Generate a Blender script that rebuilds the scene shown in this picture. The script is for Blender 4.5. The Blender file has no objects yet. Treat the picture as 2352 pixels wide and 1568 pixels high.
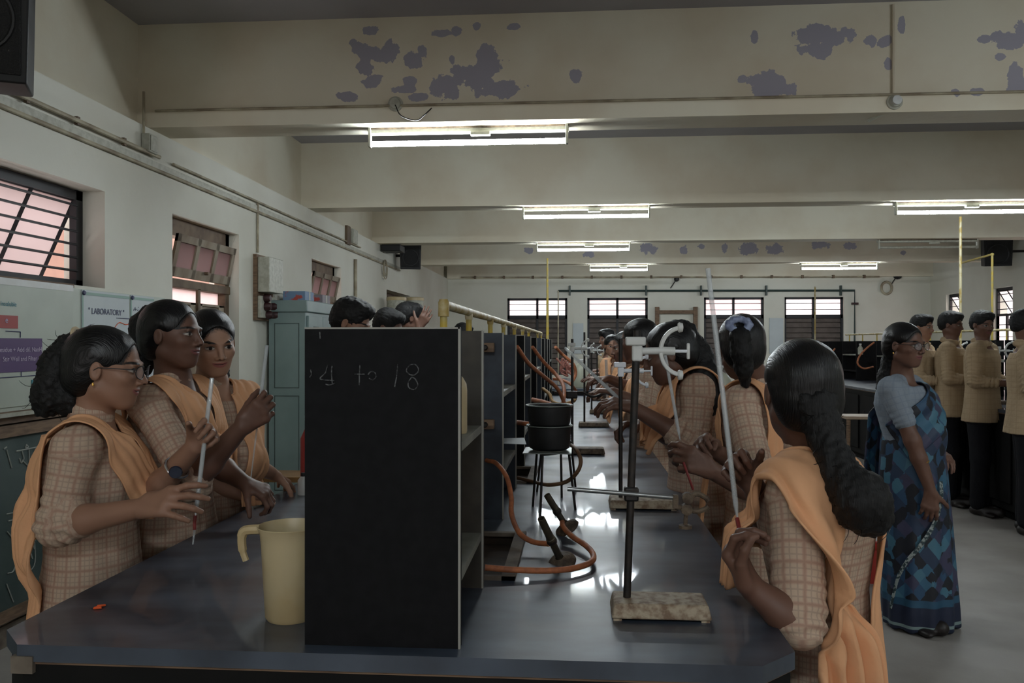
import bpy, bmesh, math, random
import numpy as np
from mathutils import Vector, Matrix
PI = math.pi
S = bpy.context.scene
COL = S.collection
# ------------------------------------------------ camera, world, exposure
FPX = 1900.0
CAMZ = 1.40
YAW = math.atan(146 / FPX)
cam_data = bpy.data.cameras.new('camera'); cam = bpy.data.objects.new('camera', cam_data); COL.objects.link(cam)
cam.location = (0, 0, CAMZ); cam.rotation_euler = (PI / 2, 0, YAW)
cam_data.sensor_width = 36; cam_data.lens = FPX / 2352 * 36; cam_data.shift_y = 4 / 2352
cam_data.clip_start = .05; cam_data.clip_end = 80
S.camera = cam
S.view_settings.view_transform = 'Standard'; S.view_settings.look = 'None'
S.view_settings.exposure = 1.2; S.view_settings.gamma = 1; S.view_settings.use_curve_mapping = False
S.cycles.max_bounces = 7; S.cycles.diffuse_bounces = 4; S.cycles.glossy_bounces = 3; S.cycles.transmission_bounces = 5
S.cycles.transparent_max_bounces = 6; S.cycles.caustics_reflective = False; S.cycles.caustics_refractive = False
S.cycles.sample_clamp_indirect = 4
w = bpy.data.worlds.new('world'); S.world = w; w.use_nodes = True
WORLD_STRENGTH = 1.9
w.node_tree.nodes['Background'].inputs[0].default_value = (1.0, .93, .93, 1)
w.node_tree.nodes['Background'].inputs[1].default_value = WORLD_STRENGTH
TUBE_STRENGTH = 62
RF = Vector((-math.sin(YAW), math.cos(YAW), 0)); RR = Vector((math.cos(YAW), math.sin(YAW), 0))
def at(px, py, d):
    return Vector((0, 0, CAMZ)) + RF * d + RR * (d * (px - 1176) / FPX) + Vector((0, 0, d * (788 - py) / FPX))
def on_z(px, py, z):                       # point of a horizontal plane seen at a pixel
    return at(px, py, (CAMZ - z) * FPX / (py - 788))
def wx(X, px):                             # depth coordinate Y on the plane X = const at a pixel column
    k = (px - 1176) / FPX
    s, c = math.sin(YAW), math.cos(YAW)
    # X = d*(-s + k c) ; Y = d*(c + k s)
    d = X / (-s + k * c)
    return d * (c + k * s), d
rnd = random.Random(7)
# ------------------------------------------------ materials
def lin(c):
    return tuple(((v / 255) / 12.92 if v / 255 <= .04045 else ((v / 255 + .055) / 1.055) ** 2.4) for v in c)
MATS = {}
def mat(name, c, rough=.6, metal=0, noise=0, nscale=8, c2=None, bump=0, bscale=60, spec=.5, stretch=(1, 1, 1), coat=0, emit=None, trans=0, alpha=1, detail=4, nlo=.4, nhi=.62):
    m = bpy.data.materials.new(name); m.use_nodes = True; nt = m.node_tree; N = nt.nodes; L = nt.links
    b = N['Principled BSDF']; b.inputs['Roughness'].default_value = rough; b.inputs['Metallic'].default_value = metal
    b.inputs['Specular IOR Level'].default_value = spec
    col = (*lin(c), 1); b.inputs['Base Color'].default_value = col
    if coat: b.inputs['Coat Weight'].default_value = coat; b.inputs['Coat Roughness'].default_value = .06
    if trans: b.inputs['Transmission Weight'].default_value = trans
    if alpha < 1: b.inputs['Alpha'].default_value = alpha
    if emit: b.inputs['Emission Color'].default_value = (*lin(c), 1); b.inputs['Emission Strength'].default_value = emit
    if noise or bump:
        tc = N.new('ShaderNodeTexCoord'); mp = N.new('ShaderNodeMapping'); mp.inputs['Scale'].default_value = stretch
        L.new(tc.outputs['Object'], mp.inputs['Vector'])
    if noise:
        n = N.new('ShaderNodeTexNoise'); n.inputs['Scale'].default_value = nscale; n.inputs['Detail'].default_value = detail
        L.new(mp.outputs[0], n.inputs['Vector'])
        r = N.new('ShaderNodeMapRange'); r.inputs['From Min'].default_value = nlo; r.inputs['From Max'].default_value = nhi
        L.new(n.outputs['Fac'], r.inputs['Value'])
        mx = N.new('ShaderNodeMix'); mx.data_type = 'RGBA'
        mx.inputs[6].default_value = col
        c2 = c2 or tuple(v * .75 for v in c)
        k = [a + (bb - a) * noise for a, bb in zip(lin(c), lin(c2))]
        mx.inputs[7].default_value = (*k, 1)
        L.new(r.outputs[0], mx.inputs[0]); L.new(mx.outputs[2], b.inputs['Base Color'])
    if bump:
        n2 = N.new('ShaderNodeTexNoise'); n2.inputs['Scale'].default_value = bscale; n2.inputs['Detail'].default_value = 3
        L.new(mp.outputs[0], n2.inputs['Vector'])
        bp = N.new('ShaderNodeBump'); bp.inputs['Strength'].default_value = bump; bp.inputs['Distance'].default_value = .01
        L.new(n2.outputs['Fac'], bp.inputs['Height']); L.new(bp.outputs[0], b.inputs['Normal'])
    MATS[name] = m
    return m
wall_m = mat('cream_wall_paint', (216, 215, 203), .75, noise=.6, nscale=1.1, c2=(200, 197, 182), bump=.15, bscale=25)
beam_m = mat('cream_beam_paint', (222, 216, 196), .75, noise=.7, nscale=1.6, c2=(208, 196, 172), bump=.15, bscale=20)
ceil_m = mat('grey_ceiling_paint', (172, 170, 174), .85, noise=.5, nscale=1, c2=(150, 146, 148))
floor_m = mat('grey_stone_floor', (156, 152, 146), .55, noise=.7, nscale=2.2, c2=(132, 127, 120), bump=.1, bscale=60, spec=.4)
granite_m = mat('black_granite', (36, 43, 54), .45, coat=.45, noise=.9, nscale=3.4, c2=(76, 86, 100), stretch=(1.2, 2.6, 1), detail=8, spec=.5, nlo=.35, nhi=.7)
panel_m = mat('black_slate_panel', (13, 13, 15), .7, noise=.6, nscale=40, c2=(22, 22, 24), spec=.15)
panelb_m = mat('dark_slate_divider', (34, 40, 50), .5, noise=.8, nscale=14, c2=(50, 58, 68), spec=.4)
shelf_m = mat('dusty_slate_shelf', (128, 128, 118), .6, noise=.8, nscale=9, c2=(96, 96, 90))
edge_m = mat('pale_cut_edge', (150, 148, 140), .6)
darkbase_m = mat('dark_bench_base', (13, 13, 13), .75, noise=.6, nscale=6, c2=(22, 20, 19), spec=.2)
wood_m = mat('old_wood', (122, 98, 76), .7, noise=.8, nscale=12, c2=(88, 68, 52), stretch=(1, 1, 6))
doorpaint_m = mat('weathered_cream_door', (148, 136, 118), .7, noise=.8, nscale=7, c2=(112, 92, 72), stretch=(1, 1, .4))
doordark_m = mat('brown_door_frame', (110, 92, 72), .7, noise=.7, nscale=9, c2=(76, 58, 44))
iron_m = mat('black_iron', (26, 25, 25), .5, metal=.3, noise=.4, nscale=60, c2=(60, 48, 40))
rust_m = mat('rusty_enamel_base', (168, 154, 132), .7, noise=.9, nscale=55, c2=(112, 88, 68), bump=.3, bscale=120, nlo=.42, nhi=.62, detail=8)
rustdark_m = mat('rusty_base_dark', (92, 78, 62), .75, noise=1, nscale=40, c2=(60, 46, 34), bump=.3, bscale=120)
chrome_m = mat('dull_steel_rod', (150, 152, 152), .3, metal=.9)
white_pl = mat('white_clamp_plastic', (200, 202, 200), .35, noise=.3, nscale=20, c2=(178, 176, 168))
white_bl = mat('bright_white_clamp_plastic', (228, 232, 238), .35)
cream_pl = mat('yellowed_plastic', (190, 174, 138), .4, noise=.6, nscale=9, c2=(176, 152, 106))
black_pl = mat('black_plastic', (18, 18, 20), .5)
glass_m = mat('clear_glass', (214, 220, 222), .08, alpha=.34, spec=1.0)
lens_m = mat('spectacle_glass', (200, 200, 205), .08, alpha=.22)
rubber_o = mat('orange_rubber_hose', (186, 112, 70), .6, noise=.8, nscale=30, c2=(140, 84, 56), bump=.2, bscale=90)
rubber_r = mat('red_rubber_tube', (128, 46, 44), .5)
yellow_m = mat('yellow_pipe_paint', (196, 168, 60), .5, noise=.7, nscale=20, c2=(170, 160, 110))
pipe_m = mat('cream_pipe_paint', (196, 186, 150), .5, noise=1, nscale=14, c2=(166, 142, 74), nlo=.45, nhi=.58)
conduit_m = mat('painted_conduit', (176, 168, 144), .6, noise=.8, nscale=5, c2=(120, 104, 84))
green_pipe = mat('dark_green_pipe', (42, 58, 54), .5)
cab_m = mat('grey_green_steel', (122, 140, 138), .42, noise=.5, nscale=3, c2=(104, 122, 120))
cab_dark = mat('grey_green_steel_groove', (62, 74, 72), .6)
frame_blk = mat('black_window_steel', (30, 30, 34), .6)
frost_m = bpy.data.materials.new('frosted_window_glass')
def frosted(name, c, st):
    m = bpy.data.materials.new(name); m.use_nodes = True; nt = m.node_tree; nt.nodes.clear()
    o = nt.nodes.new('ShaderNodeOutputMaterial'); t = nt.nodes.new('ShaderNodeBsdfTranslucent'); t.inputs[0].default_value = (*lin(c), 1)
    tc = nt.nodes.new('ShaderNodeTexCoord'); n = nt.nodes.new('ShaderNodeTexNoise'); n.inputs['Scale'].default_value = 2.5
    nt.links.new(tc.outputs['Object'], n.inputs['Vector'])
    mx = nt.nodes.new('ShaderNodeMix'); mx.data_type = 'RGBA'; mx.inputs[6].default_value = (*lin(c), 1)
    mx.inputs[7].default_value = (*[v * .72 for v in lin(c)], 1)
    nt.links.new(n.outputs['Fac'], mx.inputs[0]); nt.links.new(mx.outputs[2], t.inputs[0])
    g = nt.nodes.new('ShaderNodeBsdfGlossy'); g.inputs['Roughness'].default_value = .4
    ms = nt.nodes.new('ShaderNodeMixShader'); ms.inputs[0].default_value = .06
    nt.links.new(t.outputs[0], ms.inputs[1]); nt.links.new(g.outputs[0], ms.inputs[2]); nt.links.new(ms.outputs[0], o.inputs[0])
    return m
frost_m = frosted('frosted_window_glass', (240, 228, 228), 1)
frost_dim = frosted('dusty_pink_window_glass', (168, 156, 156), 1)
frost_w = frosted('bright_window_glass', (255, 246, 246), 1)
louvre_m = mat('brown_shutter_board', (96, 86, 80), .7, noise=.6, nscale=8, c2=(72, 64, 60))
board_g = mat('green_chalkboard', (44, 62, 60), .6, noise=.8, nscale=2.2, c2=(76, 88, 86), detail=6)
board_w = mat('off_white_chart_sheet', (178, 186, 174), .45, noise=.4, nscale=5, c2=(162, 168, 156), bump=.1, bscale=7)
paper_w = mat('white_paper', (190, 198, 200), .6, noise=.3, nscale=4, c2=(170, 178, 182))
chalk_m = mat('white_chalk', (170, 170, 164), .9)
chalk_f = mat('faint_chalk', (150, 154, 148), .9)
purple_m = mat('purple_print', (72, 44, 96), .5)
red_m = mat('red_print', (150, 48, 44), .5)
teal_m = mat('teal_print', (44, 118, 132), .5)
ink_m = mat('dark_blue_ink', (70, 74, 104), .6)
inkp_m = mat('white_print', (190, 176, 200), .6)
speaker_m = mat('black_speaker_cabinet', (9, 9, 10), .6)
grille_m = mat('black_speaker_grille', (14, 14, 15), .6, bump=.6, bscale=300)
dirty_white = mat('dirty_white_plastic', (178, 178, 164), .5, noise=.5, nscale=30, c2=(140, 136, 120))
maroon_m = mat('dark_red_switch', (52, 24, 26), .5)
stone_m = mat('worn_stone_sink', (116, 106, 94), .8, noise=.8, nscale=14, c2=(78, 68, 58))
blackpot_m = mat('sooty_black_pot', (14, 14, 15), .5, noise=.5, nscale=30, c2=(30, 30, 32))
rim_m = mat('worn_pot_rim', (120, 126, 122), .4, metal=.5)
orange_m = mat('orange_scrap', (226, 92, 40), .6)
gold_m = mat('gold', (214, 170, 90), .3, metal=.9)
silver_m = mat('silver_clip', (200, 200, 204), .2, metal=1)
watch_m = mat('dark_blue_watch_dial', (22, 30, 52), .25)
def tubemat(name, st, c=(.86, .95, 1)):
    m = bpy.data.materials.new(name); m.use_nodes = True; nt = m.node_tree; nt.nodes.clear()
    o = nt.nodes.new('ShaderNodeOutputMaterial'); e = nt.nodes.new('ShaderNodeEmission'); e.inputs[0].default_value = (*c, 1); e.inputs[1].default_value = st
    nt.links.new(e.outputs[0], o.inputs[0]); return m
tube_m = tubemat('lit_fluorescent_tube', TUBE_STRENGTH)
# ------------------------------------------------ mesh builder
class MB:
    def __init__(s): s.v = []; s.f = []; s.m = []
    def add(s, vs, fs, mi=0):
        o = len(s.v); s.v += [tuple(v) for v in vs]; s.f += [tuple(i + o for i in f) for f in fs]; s.m += [mi] * len(fs); return s
    def box(s, a, b, mi=0, R=None, c=None):
        (x0, y0, z0), (x1, y1, z1) = a, b
        vs = [Vector((x, y, z)) for z in (z0, z1) for y in (y0, y1) for x in (x0, x1)]
        if R is not None:
            c = Vector(c) if c is not None else Vector(((x0 + x1) / 2, (y0 + y1) / 2, (z0 + z1) / 2)); vs = [c + R @ (v - c) for v in vs]
        return s.add(vs, [(0, 2, 3, 1), (4, 5, 7, 6), (0, 1, 5, 4), (2, 6, 7, 3), (0, 4, 6, 2), (1, 3, 7, 5)], mi)
    def hexa(s, vs, mi=0):                 # 4 bottom + 4 top corners, both rings the same way
        return s.add(vs, [(3, 2, 1, 0), (4, 5, 6, 7), (0, 1, 5, 4), (1, 2, 6, 5), (2, 3, 7, 6), (3, 0, 4, 7)], mi)
    def tube(s, pts, r, n=10, mi=0, cap=True, closed=False):
        pts = [Vector(p) for p in pts]; k = len(pts)
        rs = list(r) if hasattr(r, '__len__') else [r] * k
        vs = []; T0 = None; up = None
        for i, p in enumerate(pts):
            if closed: t = (pts[(i + 1) % k] - pts[i - 1]).normalized()
            else: t = (pts[min(i + 1, k - 1)] - pts[max(i - 1, 0)]).normalized()
            if up is None:
                up = Vector((0, 0, 1)) if abs(t.z) < .9 else Vector((1, 0, 0))
                up = (up - t * up.dot(t)).normalized()
            else:
                up = (up - t * up.dot(t))
                up = up.normalized() if up.length > 1e-6 else t.orthogonal().normalized()
            sd = t.cross(up)
            for j in range(n):
                a = 2 * PI * j / n; vs.append(p + (up * math.cos(a) + sd * math.sin(a)) * rs[i])
        fs = []
        for i in range(k if closed else k - 1):
            for j in range(n):
                a = i * n + j; b = i * n + (j + 1) % n; i2 = (i + 1) % k
                fs.append((a, i2 * n + j, i2 * n + (j + 1) % n, b))
        if cap and not closed:
            fs.append(tuple(range(n))); fs.append(tuple((k - 1) * n + j for j in reversed(range(n))))
        return s.add(vs, fs, mi)
    def lathe(s, prof, c=(0, 0, 0), n=32, axis=None, mi=0, sx=1, sy=1):
        vs = []; R = Matrix.Identity(3)
        if axis is not None: R = Vector((0, 0, 1)).rotation_difference(Vector(axis)).to_matrix()
        for (r, z) in prof:
            for j in range(n):
                a = 2 * PI * j / n; vs.append(Vector(c) + R @ Vector((r * math.cos(a) * sx, r * math.sin(a) * sy, z)))
        fs = []
        for i in range(len(prof) - 1):
            for j in range(n):
                fs.append((i * n + j, i * n + (j + 1) % n, (i + 1) * n + (j + 1) % n, (i + 1) * n + j))
        return s.add(vs, fs, mi)
    def prism(s, poly, ext, mi=0):          # polygon of 3D points extruded by a vector
        n = len(poly); poly = [Vector(p) for p in poly]; e = Vector(ext)
        return s.add(poly + [p + e for p in poly], [tuple(reversed(range(n))), tuple(range(n, 2 * n))] + [(i, (i + 1) % n, n + (i + 1) % n, n + i) for i in range(n)], mi)
    def build(s, name, m, parent=None, smooth=None, bevel=0, origin=None, **props):
        me = bpy.data.meshes.new(name)
        org = Vector((0, 0, 0))
        if parent is not None: org = Vector(parent.get('_org', (0, 0, 0)))
        elif origin is not None: org = Vector(origin)
        me.from_pydata([Vector(v) - org for v in s.v], [], s.f); me.update()
        for mm in (m if isinstance(m, (list, tuple)) else [m]): me.materials.append(mm)
        if len(me.materials) > 1: me.polygons.foreach_set('material_index', s.m)
        bm = bmesh.new(); bm.from_mesh(me); bmesh.ops.recalc_face_normals(bm, faces=bm.faces); bm.to_mesh(me); bm.free()
        o = bpy.data.objects.new(name, me); COL.objects.link(o)
        if smooth is None: smooth = True
        if smooth:
            me.polygons.foreach_set('use_smooth', [True] * len(me.polygons))
            try: me.set_sharp_from_angle(angle=math.radians(38))
            except Exception: pass
        if bevel:
            b = o.modifiers.new('b', 'BEVEL'); b.width = bevel; b.segments = 2; b.limit_method = 'ANGLE'
        if parent is not None: o.parent = parent; o['_org'] = tuple(org)
        else:
            o.location = org; o['_org'] = tuple(org)
        for k, v in props.items(): o[k] = v
        return o
def thing(name, label, cat, loc=(0, 0, 0), group=None):
    o = bpy.data.objects.new(name, None); COL.objects.link(o); o.location = loc; o['_org'] = tuple(loc); o.empty_display_size = .1
    o['label'] = label; o['category'] = cat
    if group: o['group'] = group
    return o
def tag(o, label, cat, group=None):
    o['label'] = label; o['category'] = cat
    if group: o['group'] = group
    return o
def copy_thing(root, loc=None, label=None, group=None, rz=None, scale=None, mats=None):
    def rec(o, par):
        c = o.copy(); COL.objects.link(c)
        if par is not None: c.parent = par
        for ch in [x for x in list(COL.objects) if x.parent == o]: rec(ch, c)
        return c
    c = rec(root, None)
    if loc is not None: c.location = loc
    if rz is not None: c.rotation_euler.z = rz
    if scale is not None: c.scale = (scale,) * 3 if not hasattr(scale, '__len__') else scale
    if label: c['label'] = label
    if group: c['group'] = group
    return c
def B(a, b): return MB().box(a, b)
def smooth_path(pts, n=8, closed=False):
    P = [Vector(p) for p in pts]; out = []
    k = len(P)
    for i in range(k if closed else k - 1):
        p0 = P[i - 1] if (closed or i > 0) else P[0] * 2 - P[1]; p1 = P[i]; p2 = P[(i + 1) % k]
        p3 = P[(i + 2) % k] if (closed or i + 2 < k) else P[-1] * 2 - P[-2]
        for j in range(n):
            t = j / n
            out.append(.5 * ((2 * p1) + (-p0 + p2) * t + (2 * p0 - 5 * p1 + 4 * p2 - p3) * t * t + (-p0 + 3 * p1 - 3 * p2 + p3) * t ** 3))
    if not closed: out.append(P[-1])
    return out
def text(s, size, loc, rot, m, parent, name='lettering'):
    cu = bpy.data.curves.new(name, 'FONT'); cu.body = s; cu.size = size; cu.align_x = 'CENTER'; cu.align_y = 'CENTER'; cu.extrude = .0004
    tmp = bpy.data.objects.new(name, cu); COL.objects.link(tmp); cu.materials.append(m)
    bpy.context.view_layer.update()
    me = bpy.data.meshes.new_from_object(tmp.evaluated_get(bpy.context.evaluated_depsgraph_get())); me.name = name
    bpy.data.objects.remove(tmp); bpy.data.curves.remove(cu)
    o = bpy.data.objects.new(name, me); COL.objects.link(o)
    o.parent = parent; o.location = Vector(loc) - Vector(parent.get('_org', (0, 0, 0))); o.rotation_euler = rot
    return o
# ------------------------------------------------ room shell
LX, RX, FY, BY = -2.63, 7.0, 16.95, -4.0
BZ, CZ = CAMZ + 1.33, CAMZ + 1.97
def structure(o): o['kind'] = 'structure'; return o
structure(B((LX - .4, BY, -.1), (RX + .4, FY + .3, 0)).build('floor', floor_m, smooth=False))
structure(B((LX - .4, BY, CZ), (RX + .4, FY + .3, CZ + .15)).build('ceiling', ceil_m, smooth=False))

def wall_grid(mb, holes, u0, u1, z0, z1, boxf):
    us = sorted({u0, u1, *[h[0] for h in holes], *[h[1] for h in holes]}); zs = sorted({z0, z1, *[h[2] for h in holes], *[h[3] for h in holes]})
    for a, b in zip(us, us[1:]):
        run = None
        for c, d in zip(zs, zs[1:]):
            mu, mz = (a + b) / 2, (c + d) / 2
            hole = any(h[0] < mu < h[1] and h[2] < mz < h[3] for h in holes)
            if not hole: boxf(a, b, c, d)
LINT = CAMZ + .85
yw0, yw1 = 2.55, wx(LX, 241)[0]
yd0, yd1 = wx(LX, 396)[0], wx(LX, 549)[0]
ye0, ye1 = wx(LX, 716)[0], wx(LX, 784)[0]
yf0, yf1 = wx(LX, 888)[0], wx(LX, 942)[0]
WSILL = CAMZ + .305
mb = MB()
LH = [(yw0, yw1, WSILL, LINT), (yd0, yd1, 0, LINT), (ye0, ye1, 0, LINT), (yf0, yf1, CAMZ + .2, LINT - .1)]
wall_grid(mb, LH, BY, FY, 0, BZ, lambda a, b, c, d: mb.box((LX - .24, a, c), (LX, b, d)))
structure(mb.build('wall_left', wall_m, smooth=False))
structure(B((LX - .24, BY, BZ), (LX - .07, FY, CZ)).build('wall_left_upper', beam_m, smooth=False))
far_w = [(1165, 1303), (1349, 1488), (1617, 1755), (1802, 1938)]
FD = FY * math.cos(YAW)
def far_x(px):
    k = (px - 1176) / FPX; s, c = math.sin(YAW), math.cos(YAW)
    d = FY / (c + k * s); return d * (-s + k * c)
WT, WTR, WB = CAMZ + .925, CAMZ + .55, .75
mb = MB(); FH = [(far_x(a), far_x(b), WB, WT) for a, b in far_w]
wall_grid(mb, FH, LX - .24, RX + .24, 0, CZ, lambda a, b, c, d: mb.box((a, FY, c), (b, FY + .24, d)))
structure(mb.build('wall_far', wall_m, smooth=False))
mb = MB(); rw = [(2109, 2137), (2173, 2208), (2280, 2326)]
RH = []
for a, b in rw:
    y1, y0 = wx(RX, a)[0], wx(RX, b)[0]; RH.append((y0, y1, .8, CAMZ + .92))
RH.append((10.2, 11.5, .8, CAMZ + .92))
wall_grid(mb, RH, BY, FY, 0, CZ, lambda a, b, c, d: mb.box((RX, a, c), (RX + .24, b, d)))
structure(mb.build('wall_right', wall_m, smooth=False))
mb = MB(); FILL_HOLES = [(-2.1, -.9, .9, 2.2), (1.2, 2.4, .9, 2.2), (4.4, 5.6, .9, 2.2)]  # openings added in the unseen back wall so sky light fills the foreground
wall_grid(mb, FILL_HOLES, LX - .24, RX + .24, 0, CZ, lambda a, b, c, d: mb.box((a, BY - .24, c), (b, BY, d)))
structure(mb.build('wall_back', wall_m, smooth=False))
for i_, (a, b, c, d) in enumerate(FILL_HOLES):
    wn = bpy.data.objects.new('window_%d' % (20 + i_), None); COL.objects.link(wn); wn['kind'] = 'structure'; wn['_org'] = (0, 0, 0)  # added fill-light opening, framed like a window
    fr = MB()
    for x in (a, (a + b) / 2 - .02, b - .04): fr.box((x, BY - .14, c), (x + .04, BY - .1, d))
    for z in (c, (c + d) / 2, d - .04): fr.box((a, BY - .14, z), (b, BY - .1, z + .04))
    fr.build('window_frame', frame_blk, wn, smooth=False)
structure(B((LX - 2.2, BY, -.1), (LX - 2.0, FY, 2.75)).build('wall_outside', mat('pinkish_outside_wall', (176, 140, 128), .8, noise=.5, nscale=2), smooth=False))
# peeling paint on a beam face
def peel_material(name, base, blobs, Y, extra=0.0, patch=(162, 159, 170)):
    m = base.copy(); m.name = name; nt = m.node_tree; N = nt.nodes; L = nt.links; b = N['Principled BSDF']
    tc = N.new('ShaderNodeTexCoord'); last = None
    nz = N.new('ShaderNodeTexNoise'); nz.inputs['Scale'].default_value = 12; nz.inputs['Detail'].default_value = 8; nz.inputs['Roughness'].default_value = .6
    L.new(tc.outputs['Object'], nz.inputs['Vector'])
    vm0 = N.new('ShaderNodeVectorMath'); vm0.operation = 'MULTIPLY'; vm0.inputs[1].default_value = (1, 0, 1); L.new(tc.outputs['Object'], vm0.inputs[0])
    for (x, z, rx, rz) in blobs:
        v1 = N.new('ShaderNodeVectorMath'); v1.operation = 'SUBTRACT'; v1.inputs[1].default_value = (x, 0, z); L.new(vm0.outputs[0], v1.inputs[0])
        v2 = N.new('ShaderNodeVectorMath'); v2.operation = 'MULTIPLY'; v2.inputs[1].default_value = (1 / rx, 0, 1 / rz); L.new(v1.outputs[0], v2.inputs[0])
        v3 = N.new('ShaderNodeVectorMath'); v3.operation = 'LENGTH'; L.new(v2.outputs[0], v3.inputs[0])
        if last is None: last = v3.outputs['Value']
        else:
            mn = N.new('ShaderNodeMath'); mn.operation = 'MINIMUM'; L.new(last, mn.inputs[0]); L.new(v3.outputs['Value'], mn.inputs[1]); last = mn.outputs[0]
    ml = N.new('ShaderNodeMath'); ml.operation = 'MULTIPLY_ADD'; ml.inputs[1].default_value = 2.6; L.new(nz.outputs['Fac'], ml.inputs[0])
    L.new(last, ml.inputs[2])
    lt = N.new('ShaderNodeMath'); lt.operation = 'LESS_THAN'; lt.inputs[1].default_value = 2.25; L.new(ml.outputs[0], lt.inputs[0])
    mx = N.new('ShaderNodeMix'); mx.data_type = 'RGBA'; mx.inputs[7].default_value = (*lin(patch), 1)
    src = b.inputs['Base Color'].links[0].from_socket
    L.new(src, mx.inputs[6]); L.new(lt.outputs[0], mx.inputs[0]); L.new(mx.outputs[2], b.inputs['Base Color'])
    return m
BY1 = [4.93 + 2.95 * i for i in range(4)]
BY1 = [4.93, 7.98, 10.85, 13.9]
def face_pt(px, py, Y):
    k = (px - 1176) / FPX; s, c = math.sin(YAW), math.cos(YAW); d = Y / (c + k * s)
    return d * (-s + k * c), CAMZ + d * (788 - py) / FPX, d
def blobs_px(lst, Y):
    out = []
    for (px, py, rx, ry) in lst:
        x, z, d = face_pt(px, py, Y); out.append((x, z, rx * d / FPX, ry * d / FPX))
    return out
P1 = [(845, 118, 36, 24), (893, 118, 26, 26), (838, 155, 22, 28), (852, 188, 26, 16), (950, 140, 26, 20), (972, 118, 12, 18), (1085, 165, 50, 22), (1125, 140, 34, 42),
      (1020, 200, 34, 28), (1150, 205, 52, 22), (1100, 190, 46, 18), (930, 205, 34, 10), (942, 188, 14, 14), (960, 222, 22, 10), (798, 222, 24, 11), (852, 71, 18, 11), (1012, 77, 24, 9),
      (1050, 72, 12, 10), (1323, 172, 15, 20), (1038, 136, 8, 12), (1870, 80, 48, 26), (1920, 84, 50, 22), (1880, 112, 36, 20), (1768, 195, 44, 28), (2035, 95, 18, 16), (1998, 92, 14, 12),
      (2040, 148, 9, 16), (1702, 182, 10, 10), (1732, 90, 8, 14), (2318, 92, 36, 24), (2350, 70, 22, 22), (2330, 180, 16, 34), (2345, 200, 20, 18), (2195, 212, 11, 10), (2243, 211, 18, 9), (2260, 90, 14, 9),
      (2070, 56, 8, 18), (1095, 60, 8, 12), (1180, 62, 14, 7), (2300, 130, 14, 10), (810, 97, 9, 8), (1780, 205, 50, 18)]
beam1_m = peel_material('peeling_beam_paint', beam_m, blobs_px(P1, BY1[0]), BY1[0])
P4 = [(1355, 585, 16, 8), (1485, 568, 18, 14), (1720, 570, 22, 14), (1780, 572, 20, 12), (1885, 562, 20, 10), (1500, 575, 10, 10), (1665, 568, 8, 10), (1950, 565, 16, 8), (1215, 575, 10, 8), (2075, 580, 6, 5), (1570, 575, 8, 12), (1610, 565, 8, 6)]
beam4_m = peel_material('peeling_far_beam_paint', beam_m, blobs_px(P4, BY1[3]), BY1[3])
for i, y in enumerate(BY1):
    bw = .26
    mb = MB().box((LX - .07, y, BZ), (RX, y + bw, CZ))
    # moulded lip along the foot of the beam
    mb.box((LX - .07, y - .012, BZ), (RX, y, BZ + .095))
    structure(mb.build('ceiling_beam', [beam1_m, beam_m, beam_m, beam4_m][i], smooth=False))
mb = MB().box((LX - .07, 1.9, BZ), (RX, 2.16, CZ)); structure(mb.build('ceiling_beam', beam_m, smooth=False))
mb = MB().box((LX - .07, -1.1, BZ), (RX, -.84, CZ)); structure(mb.build('ceiling_beam', beam_m, smooth=False))
mb = MB().box((LX, FY - .13, BZ - .01), (RX, FY, CZ)); structure(mb.build('ceiling_beam', beam_m, smooth=False))
# ---------------------------------------- left window: steel frame, tilted-out sash
wn = bpy.data.objects.new('window_1', None); COL.objects.link(wn); wn['kind'] = 'structure'; wn['_org'] = (0, 0, 0)
gx = LX - .15
mb = MB()
for z in (WSILL + .02, LINT - .03): mb.box((gx - .02, yw0, z - .025), (gx + .02, yw1, z + .025))
for y in (yw0 + .03, yw1 - .03, ): mb.box((gx - .02, y - .03, WSILL), (gx + .02, y + .03, LINT))
mb.build('window_frame', frame_blk, wn, smooth=False)
def sash(name, parent, X, y0, y1, ztop, zbot, out, nb, mframe, mglass, cols=1, sgn=-1):
    # glass leaf hinged at the top, its foot pushed outward
    mb = MB(); R = lambda t: (X + sgn * out * t, ztop + (zbot - ztop) * t)
    x1, z1 = R(1)
    for y in [y0 + (y1 - y0) * i / cols for i in range(cols + 1)]:
        mb.tube([(X, y, ztop), (x1, y, z1)], .014, 4)
    for t in (0, 1): mb.tube([(R(t)[0], y0, R(t)[1]), (R(t)[0], y1, R(t)[1])], .012, 4)
    f = mb.build('sash_frame', mframe, parent)
    g = MB().add([(X, y0, ztop), (X, y1, ztop), (x1, y1, z1), (x1, y0, z1)], [(0, 1, 2, 3)]); g.build('pane', mglass, parent, smooth=False)
    bm_ = MB()
    for i in range(nb):
        z = zbot + (ztop - zbot) * (i + .5) / nb
        bm_.tube([(X - sgn * .02, y0, z), (X - sgn * .02, y1, z)], .007, 6)
    bm_.build('window_bar', mframe, parent)
sash('sash', wn, gx, yw0 + .04, yw1 - .05, LINT - .05, WSILL + .06, .2, 6, frame_blk, frost_dim, cols=5)
MB().box((gx - .08, yw0, WSILL - .02), (LX + .015, yw1, WSILL)).build('window_sill', wall_m, wn, smooth=False)
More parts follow.
